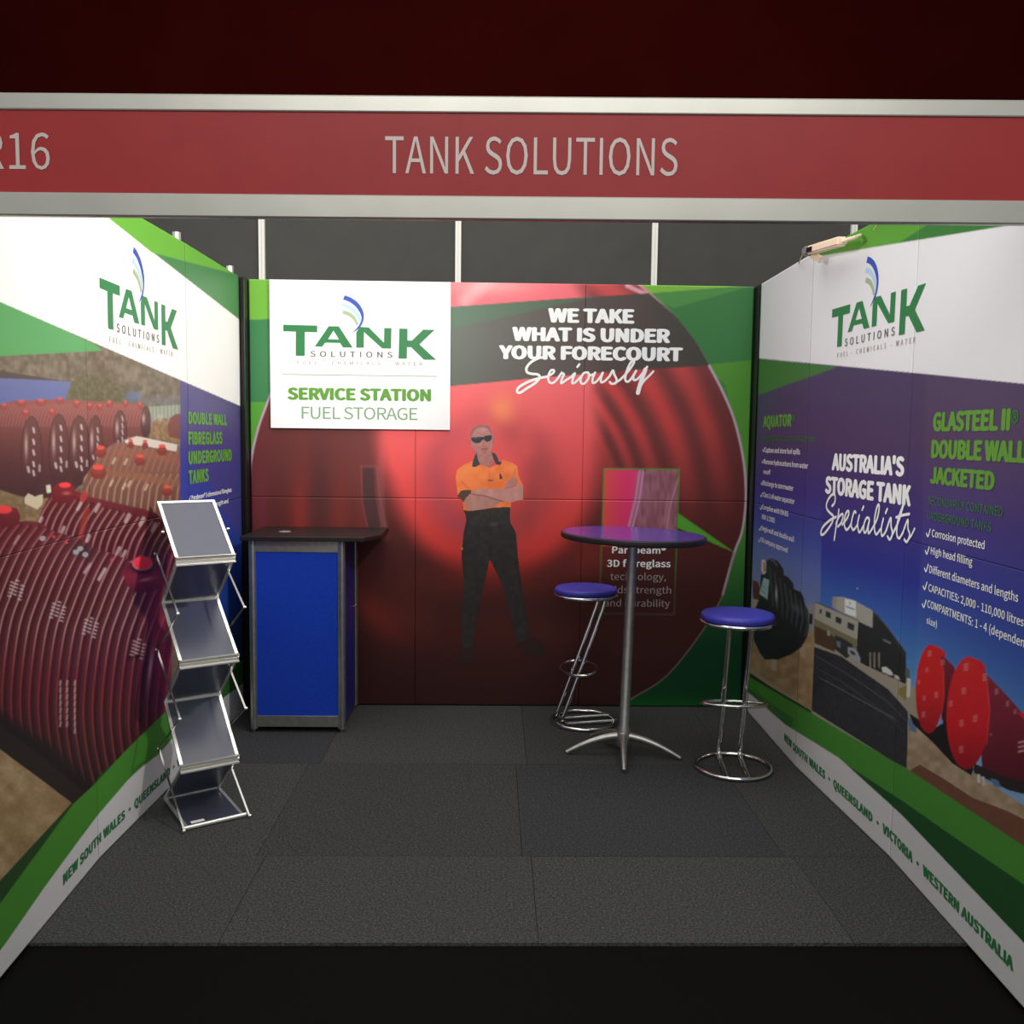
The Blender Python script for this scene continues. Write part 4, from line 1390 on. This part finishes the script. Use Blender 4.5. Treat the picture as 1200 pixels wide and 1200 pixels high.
join_text('bullet_text', [
    ('Corrosion protected', 1095, 628.7, 1157, 644, 620, .006), ('High head filling', 1093.7, 650, 1142.7, 662.5, 641.5, .006),
    ('Different diameters and lengths', 1092, 672, 1196.7, 705, 663, .006),
    ('CAPACITIES: 2,000 - 110,000 litres', 1091, 692.7, 1199, 733, 684, .006, 1, 'CAPACITIES: 2,000 - 110,000 litre'),
    ('COMPARTMENTS: 1 - 4 (dependent on', 1089.6, 714, 1199, 754, 705, .006, 1, 'COMPARTMENTS: 1 - 4 (depende'),
    ('size)', 1088.7, 731, 1101, 735, 723.5, .006),
    ('Capture and store fuel spills', 898, 529, 939.5, 533.7, 523.5, .004), ('Remove hydrocarbons from water', 897.5, 543, 949, 550, 537.5, .004),
    ('runoff', 896.5, 555.5, 904.7, 556, 550.3, .004), ('Discharge to stormwater', 896, 568.5, 931.7, 575.5, 563, .004),
    ('Class 1 oil water separator', 896, 582.5, 933, 590.5, 577, .004), ('Complies with EN BS', 895, 597, 925.7, 604.8, 591.5, .004),
    ('858-1:2002', 894.7, 608.5, 910, 612.3, 603, .004), ('Single wall and double wall', 894, 622, 932.5, 634.5, 616.5, .004),
    ('Oil company approved', 893.5, 635.5, 925, 647, 630, .004)], RIGHT, M_WHITE_INK, wall_right, T)
bm_checks = []
for x, y, s in ((1088.7, 625, 1.0), (1087.5, 645.5, 1.0), (1086.5, 666, 1.0), (1085, 687, 1.0), (1084, 708, 1.0),
                (895.6, 527, .55), (895, 540.5, .55), (893.8, 566, .55), (893.2, 580, .55), (892.6, 595, .55), (891.6, 619.5, .55), (890.8, 633, .55)):
    bm_checks.append((2.2*s, [(x, y), (x+1.8*s, y+3.6*s), (x+4.4*s, y-4.5*s)]))
script_strokes('check_marks', bm_checks, (1.0, 0.0, 0.0), RIGHT, M_WHITE_INK, wall_right, T)

# ------------------------------------------------------------------ white service station sign on the back wall
SIGN = Wall([(0, -.03), (3, -.03)], [0, 3], -1)
sx0, sx1, sz0, sz1 = .162, 1.203, 1.648, 2.497
sign = empty('sign_board', (sx0, -.03, sz0))


def local_mesh(o, root):
    """move a world-space mesh into the frame of its root"""
    me = o.data
    me.transform(root.matrix_world.inverted() if root.matrix_world != Matrix() else Matrix.Translation(-Vector(root.location)))
    return o


bm = box(0, sx1-sx0, -.0, .021, 0, sz1-sz0)
obj('board', bm, M_WHITE, sign, bevel=.0015)
z7 = lambda x, y: SIGN.uv(320+x/5.714, 335+y/5.714)
before = set(COL.objects)
ul, vt = z7(68, 260)
ur, _ = z7(1093, 260)
_, vb = z7(150, 468)
logo(SIGN, sign, .0008, ul, ur, vt, vb)
flat_polys('green_rule', [[(65, 590), (1096, 604), (1096, 608), (65, 595)]], SIGN, M_GREEN_S, sign, .0008, z7)
zz = lambda x, y: (320+x/5.714, 335+y/5.714)
join_text('bold_lettering', [('SERVICE STATION', *zz(97, 765), *zz(1058, 771), zz(97, 683)[1], .026, .98)], SIGN, M_GREEN_L, sign, .0008)
join_text('thin_lettering', [('FUEL STORAGE', *zz(192, 892), *zz(967, 895), zz(192, 812)[1], -.012, .98)], SIGN, M_GREEN_S, sign, .0008)
for o in set(COL.objects)-before:
    o.data.transform(Matrix.Translation(-Vector(sign.location)))
tag(sign, 'square white board with green logo, mounted at upper left of the red back wall', 'sign')

# ------------------------------------------------------------------ fascia across the front
FY = -3.0
fas = empty('fascia_sign', (1.5, FY, 2.17))
FROT = -.031
FW = Wall([(1.5-2.1*math.cos(FROT), FY-2.1*math.sin(FROT)), (1.5+2.1*math.cos(FROT), FY+2.1*math.sin(FROT))], [0, 4.2], -1)
fas.rotation_euler = (0, 0, FROT)


def rail(z0, z1, name):
    bm = box(-2.2, 2.2, -.013, .011, z0-2.17, z1-2.17)
    return obj(name, bm, M_RAIL, fas, bevel=.004)


rail(2.172, 2.232, 'bottom_rail')
rail(2.437, 2.480, 'top_rail')
obj('red_panel', box(-2.2, 2.2, -.008, .008, .055, .27), M_FASCIA, fas)
before = set(COL.objects)
FT = .0095
join_text('name_lettering', [('TANK SOLUTIONS', 452, 205.5, 793, 205.5, 162.5, -.006, 1.02)], FW, M_SILVER_INK, fas, FT)
join_text('stand_number', [('R16', -17, 199, 61, 199.5, 157, -.006, 1.02)], FW, M_SILVER_INK, fas, FT)
for o in set(COL.objects)-before:
    o.data.transform(Matrix.Rotation(-FROT, 4, 'Z') @ Matrix.Translation(-Vector(fas.location)))
for x in (-1.52, 1.54):
    obj('post', box(x-.02, x+.02, -.02, .02, -2.182, .30), M_ALU, fas, bevel=.003)
tag(fas, 'red fascia board with aluminium rails reading TANK SOLUTIONS, above the booth opening', 'sign')


# ------------------------------------------------------------------ counter
ctr = empty('display_counter', (.41, -.29, 0))
cx0, cx1, cy0, cy1 = -.255, .258, -.245, .25
for x, y in ((cx0+.02, cy0+.02), (cx1-.02, cy0+.02), (cx0+.02, cy1-.02), (cx1-.02, cy1-.02)):
    bm = bmesh.new()
    r = .02
    prof = []
    for k in range(8):
        a = math.radians(22.5+45*k)
        prof.append((a, r))
    # octagonal post with grooves
    ring = []
    for k in range(8):
        a0, a1 = math.radians(22.5+45*k-17), math.radians(22.5+45*k+17)
        ring += [(math.cos(a0)*r, math.sin(a0)*r), (math.cos(a1)*r, math.sin(a1)*r)]
        g = math.radians(45*(k+1))
        ring += [(math.cos(g)*r*.8, math.sin(g)*r*.8)]
    lo = [bm.verts.new((x+a, y+b, .02)) for a, b in ring]
    hi = [bm.verts.new((x+a, y+b, 1.048)) for a, b in ring]
    n = len(ring)
    for k in range(n):
        bm.faces.new((lo[k], lo[(k+1) % n], hi[(k+1) % n], hi[k]))
    bm.faces.new(lo[::-1])
    bm.faces.new(hi)
    obj('corner_post', bm, M_ALU, ctr)
    obj('foot', lathe([(0, 0), (.016, 0), (.018, .006), (.008, .01), (.008, .022), (0, .022)], 16, (x, y, 0)), M_CHROME, ctr, True)
# front and side rails and panels
for z0, z1, nm in ((.985, 1.046, 'top_rail'), (.03, .092, 'bottom_rail')):
    obj(nm, box(cx0+.036, cx1-.036, cy0+.012, cy0+.03, z0, z1), M_ALU, ctr, bevel=.0015)
    obj(nm, box(cx0+.036, cx1-.036, cy1-.03, cy1-.012, z0, z1), M_ALU, ctr, bevel=.0015)
    obj(nm, box(cx0+.012, cx0+.03, cy0+.036, cy1-.036, z0, z1), M_ALU, ctr, bevel=.0015)
obj('front_panel', box(cx0+.034, cx1-.034, cy0+.016, cy0+.024, .088, .99), M_FABRIC, ctr)
obj('side_panel', box(cx0+.016, cx0+.024, cy0+.034, cy1-.034, .088, .99), M_FABRIC, ctr)
obj('back_panel', box(cx0+.034, cx1-.034, cy1-.024, cy1-.016, .088, .99), M_FABRIC, ctr)
M_DOOR = noise_mat('navy_door', (26, 36, 118), (30, 40, 126), 30, .35, .02, .0003, .5)
door = obj('door', box(cx1-.022, cx1-.012, cy0+.036, cy1-.036, .03, 1.04), M_DOOR, ctr, bevel=.001)
obj('door_lock', lathe([(0, 0), (.008, 0), (.008, .012), (0, .014)], 16), M_CHROME, door)
door.children[0].rotation_euler = (0, math.pi/2, 0)
door.children[0].location = (cx1-.012, cy1-.075, .62)
# worktop with clipped rear right corner
pts = [(.12, -.56), (.775, -.56), (.845, -.40), (.845, -.015), (.12, -.015)]
bm = bmesh.new()
lo = [bm.verts.new((x-.41, y+.29, 1.048)) for x, y in pts]
hi = [bm.verts.new((x-.41, y+.29, 1.072)) for x, y in pts]
for k in range(5):
    bm.faces.new((lo[k], lo[(k+1) % 5], hi[(k+1) % 5], hi[k]))
bm.faces.new(lo[::-1])
bm.faces.new(hi)
obj('worktop', bm, M_COUNTERTOP, ctr, bevel=.003)
obj('cable_grommet', lathe([(0, .0), (.03, 0), (.034, .001), (.03, .004), (.014, .004), (.012, .001), (0, .001)], 24, (.30-.41, -.30+.29, 1.071)), M_PLUG, ctr, True)
tag(ctr, 'blue fabric panelled counter with aluminium frame and dark worktop', 'counter')


# ------------------------------------------------------------------ bar table
tab = empty('bar_table', (2.135, -.85, 0))
tilt = .026
tab.scale = (1, 1, 1.017)
obj('pedestal', lathe([(0, .08), (.030, .08), (.033, .1), (.033, .135), (.0255, .15), (.0255, 1.07), (.045, 1.08), (.045, 1.09), (0, 1.09)], 28), M_ALU, tab, True)
p = tab.children[0]
p.rotation_euler = (0, tilt, 0)
for dx, dy in ((-.288, .0), (.278, -.08), (-.03, -.262), (-.135, .25)):
    d = Vector((dx, dy, 0))
    L = d.length
    d.normalize()
    path = [d*(t*L)+Vector((0, 0, .012+.088*(1-t**1.8))) for t in np.linspace(.06, 1, 12)]
    bm = bmesh.new()
    add_tube(bm, path, .015, 10, radii=[.022-.011*k/11 for k in range(12)])
    obj('foot', bm, M_ALU, tab, True)
obj('hub', lathe([(0, .045), (.03, .045), (.038, .06), (.038, .11), (.03, .125), (0, .125)], 24), M_ALU, tab, True)
top = obj('tabletop', lathe([(0, 1.094), (.352, 1.094), (.352, 1.1), (.352, 1.120), (0, 1.120)], 80), M_TABLE, tab, True)
edge = obj('edge_band', lathe([(.350, 1.090), (.356, 1.090), (.362, 1.094), (.364, 1.104), (.362, 1.115), (.356, 1.1195), (.350, 1.1195)], 80), M_DARKEDGE, tab, True)
plate = obj('mounting_plate', box(-.12, .12, -.12, .12, 1.085, 1.094), M_BLACK, tab)
for o in (top, edge, plate):
    o.rotation_euler = (0, tilt, 0)
tag(tab, 'tall round bar table with glossy blue top and chrome pedestal foot', 'table')


# ------------------------------------------------------------------ bar stools
def make_stool():
    r = empty('bar_stool')
    s = .052
    obj('seat_cushion', lathe([(0, .742), (.16, .742), (.172, .746), (.176, .756), (.174, .768), (.166, .776), (.14, .780), (0, .781)], 64), M_SEAT, r, True)
    bm = bmesh.new()
    add_tube(bm, [(.172*math.cos(a), .172*math.sin(a), .733) for a in np.linspace(0, 2*math.pi, 49)[:-1]], .010, 10, closed=True)
    add_lathe(bm, [(0, .722), (.15, .724), (.168, .730), (.166, .740), (0, .740)], 48)
    obj('seat_ring', bm, M_CHROME, r, True)
    for sy in (-1, 1):
        path = fillet([(.10, sy*s, .725), (.085, sy*s, .66), (-.155, sy*s, .012), (.175, sy*s, .012)], .06, 8)
        bm = bmesh.new()
        add_tube(bm, path, .012, 12)
        obj('leg_tube', bm, M_CHROME, r, True)
    bm = bmesh.new()
    add_tube(bm, [(.18*math.cos(a), .18*math.sin(a), .012) for a in np.linspace(0, 2*math.pi, 65)[:-1]], .0105, 12, closed=True)
    obj('base_ring', bm, M_CHROME, r, True)
    bm = bmesh.new()
    add_tube(bm, [(-.035+.095*math.cos(a), .16*math.sin(a), .315+.014*math.cos(a)) for a in np.linspace(0, 2*math.pi, 57)[:-1]], .008, 12, closed=True)
    obj('foot_ring', bm, M_CHROME, r, True)
    return r


st = make_stool()
st.location = (1.985, -.315, 0)
st.rotation_euler = (0, 0, math.radians(13))
tag(st, 'blue topped chrome bar stool half hidden behind the bar table', 'stool', 'blue bar stools')
st2 = st.copy()
COL.objects.link(st2)
for ch in list(st.children):
    c = ch.copy()
    COL.objects.link(c)
    c.parent = st2
st2.location = (2.652, -1.04, 0)
st2.rotation_euler = (0, 0, math.radians(-97))
tag(st2, 'blue topped chrome bar stool standing alone near the right wall', 'stool', 'blue bar stools')


# ------------------------------------------------------------------ zigzag brochure stand
F0 = Vector((.2174, -1.7707, 0))
Wd = Vector((.202, .1368, 0)).normalized()
Dd = Vector((-.1368, .202, 0)).normalized()
WW = .244
rack = empty('brochure_stand', F0)
rack.rotation_euler = (0, 0, math.atan2(Wd.y, Wd.x))
# local frame: x = width, y = depth (away from the viewer), z = up
nodes = [(0, .008), (.325, .022), (.055, .243), (.292, .463), (.04, .683), (.302, .893), (.066, 1.102), (.338, 1.32)]


def shelf(a, b, tray):
    (s0, z0), (s1, z1) = a, b
    p0, p1 = Vector((0, s0, z0)), Vector((0, s1, z1))
    dirv = (p1-p0).normalized()
    nrm = Vector((1, 0, 0)).cross(dirv).normalized()
    if nrm.z < 0:
        nrm = -nrm
    name = 'tray' if tray else 'strut_panel'
    bm = bmesh.new()
    w = .013
    for x in (w/2, WW-w/2):
        add_obox(bm, Vector((x, 0, 0))+p0, Vector((x, 0, 0))+p1, w, .009, nrm)
    add_obox(bm, p0+dirv*w/2+Vector((w, 0, 0)), p0+dirv*w/2+Vector((WW-w, 0, 0)), w, .009, nrm)
    add_obox(bm, p1-dirv*w/2+Vector((w, 0, 0)), p1-dirv*w/2+Vector((WW-w, 0, 0)), w, .009, nrm)
    fr = obj(name, bm, M_SILVER, rack)
    bm = bmesh.new()
    q0, q1 = p0+dirv*w, p1-dirv*w
    c = Vector((WW/2, 0, 0))
    add_obox(bm, c+q0, c+q1, WW-2*w, .004, nrm)
    obj('sheet', bm, M_FROST, fr)
    if tray and z0 > .1:
        bm = bmesh.new()
        # folded lip along the front edge: flange, recessed web and bottom bead
        add_obox(bm, p0+Vector((0, -.002, .010)), p0+Vector((WW, -.002, .010)), .018, .005, (0, 0, 1))
        add_obox(bm, p0+Vector((0, .002, -.006)), p0+Vector((WW, .002, -.006)), .004, .030, (0, 0, 1))
        add_obox(bm, p0+Vector((0, -.003, -.021)), p0+Vector((WW, -.003, -.021)), .013, .007, (0, 0, 1))
        obj('lip', bm, M_SILVER, fr, bevel=.0008)
    return fr


for k in range(7):
    a, b = nodes[k], nodes[k+1]
    if k % 2 == 0:
        shelf(a, b, True)
    else:
        shelf(b, a, False)
M_ROD = mat('steel_rod', (150, 148, 146), .25, .9)
for side in (0, 1):
    x = -.012 if side == 0 else WW+.012
    rods = [(-.03, .012), (.34, .245), (.0, .466), (.335, .683), (.0, .896), (.325, 1.10), (.20, 1.205)]
    for a, b in zip(rods, rods[1:]):
        bm = bmesh.new()
        add_obox(bm, (x, a[0], a[1]), (x, b[0], b[1]), .004, .008, (1, 0, 0))
        obj('scissor_rod', bm, M_ROD, rack)
    for s, z in rods:
        bm = bmesh.new()
        sg = -1 if side == 0 else 1
        add_tube(bm, [(x-sg*.004, s, z), (x+sg*.007, s, z)], .0055, 12)
        obj('pivot_pin', bm, M_SILVER, rack, True)
bm = bmesh.new()
add_tube(bm, [(-.006, -.004, .010), (WW+.006, -.004, .010)], .0095, 14)
obj('front_bar', bm, M_SILVER, rack, True)
o = obj('label_sticker', box(.03, .085, .014, .036, .016, .0165), M_WHITE, rack)
tag(rack, 'folding zigzag brochure stand with silver frames and frosted shelves', 'brochure stand')

# ------------------------------------------------------------------ arm spotlight clipped on the right wall
lamp = empty('arm_spotlight', (2.93, -1.3, 2.5))


def lp(px, py, X):
    d = ray(px, py)
    return CAM+d*((X-CAM[0])/d[0])


A = Vector(lp(950, 293.5, 2.90))
B = Vector(lp(987, 282.5, 2.90))
Cc = Vector(lp(1001, 278.5, 2.93))
off = Vector(lamp.location)
bm = bmesh.new()
add_obox(bm, A-off, B-off, .045, .038, (0, 0, 1))
bmesh.ops.bevel(bm, geom=list(bm.edges), offset=.007, segments=3, affect='EDGES')
body = obj('lamp_body', bm, M_CREAM, lamp)
dirn = (B-A).normalized()
bm = bmesh.new()
add_obox(bm, A-off-dirn*.055, A-off-dirn*.002, .05, .042, (0, 0, 1))
bmesh.ops.bevel(bm, geom=list(bm.edges), offset=.008, segments=3, affect='EDGES')
obj('lamp_head', bm, M_PLUG, lamp)
bm = bmesh.new()
add_tube(bm, [B-off, Cc-off, Vector(lp(1008, 276, 2.98))-off], .008, 10)
obj('arm', bm, M_CREAM, lamp, True)
bm = bmesh.new()
add_obox(bm, A-off+dirn*.02+Vector((-.026, 0, -.002)), A-off+dirn*.085+Vector((-.026, 0, -.002)), .004, .022, (0, 0, 1))
obj('switch_slot', bm, M_BLACK, lamp)
bm = bmesh.new()
add_obox(bm, A-off+dirn*.0+Vector((0.01, 0, -.02)), A-off+dirn*.05+Vector((.03, 0, -.045)), .02, .03, (0, 0, 1))
obj('clip', bm, M_CREAM, lamp, bevel=.003)
bm = bmesh.new()
wire = [A-off-dirn*.05+Vector((0, 0, -.015)), Vector(lp(942, 297, 2.90))-off, Vector(lp(939, 301, 2.92))-off, Vector(lp(936, 309, 2.965))-off]
add_tube(bm, fillet(wire, .03), .003, 8)
obj('wire_loop', bm, M_CABLE, lamp, True)
tag(lamp, 'cream clip-on spotlight with short arm on top of the right wall', 'spotlight')
c0, c1, c2 = Vector(lp(1024, 270, 3.0)), Vector(lp(1029, 263, 3.0)), Vector(lp(1036, 252, 3.0))
bm = bmesh.new()
add_tube(bm, [c0, c1, c2, c2+Vector((.02, -.1, .03)), c2+Vector((.03, -.6, .01)), Vector((3.0, -2.95, 2.515))], .004, 8)
cab = obj('power_cable', bm, M_CABLE)
tag(cab, 'thin pale cable rising from the right wall top behind the fascia', 'cable')
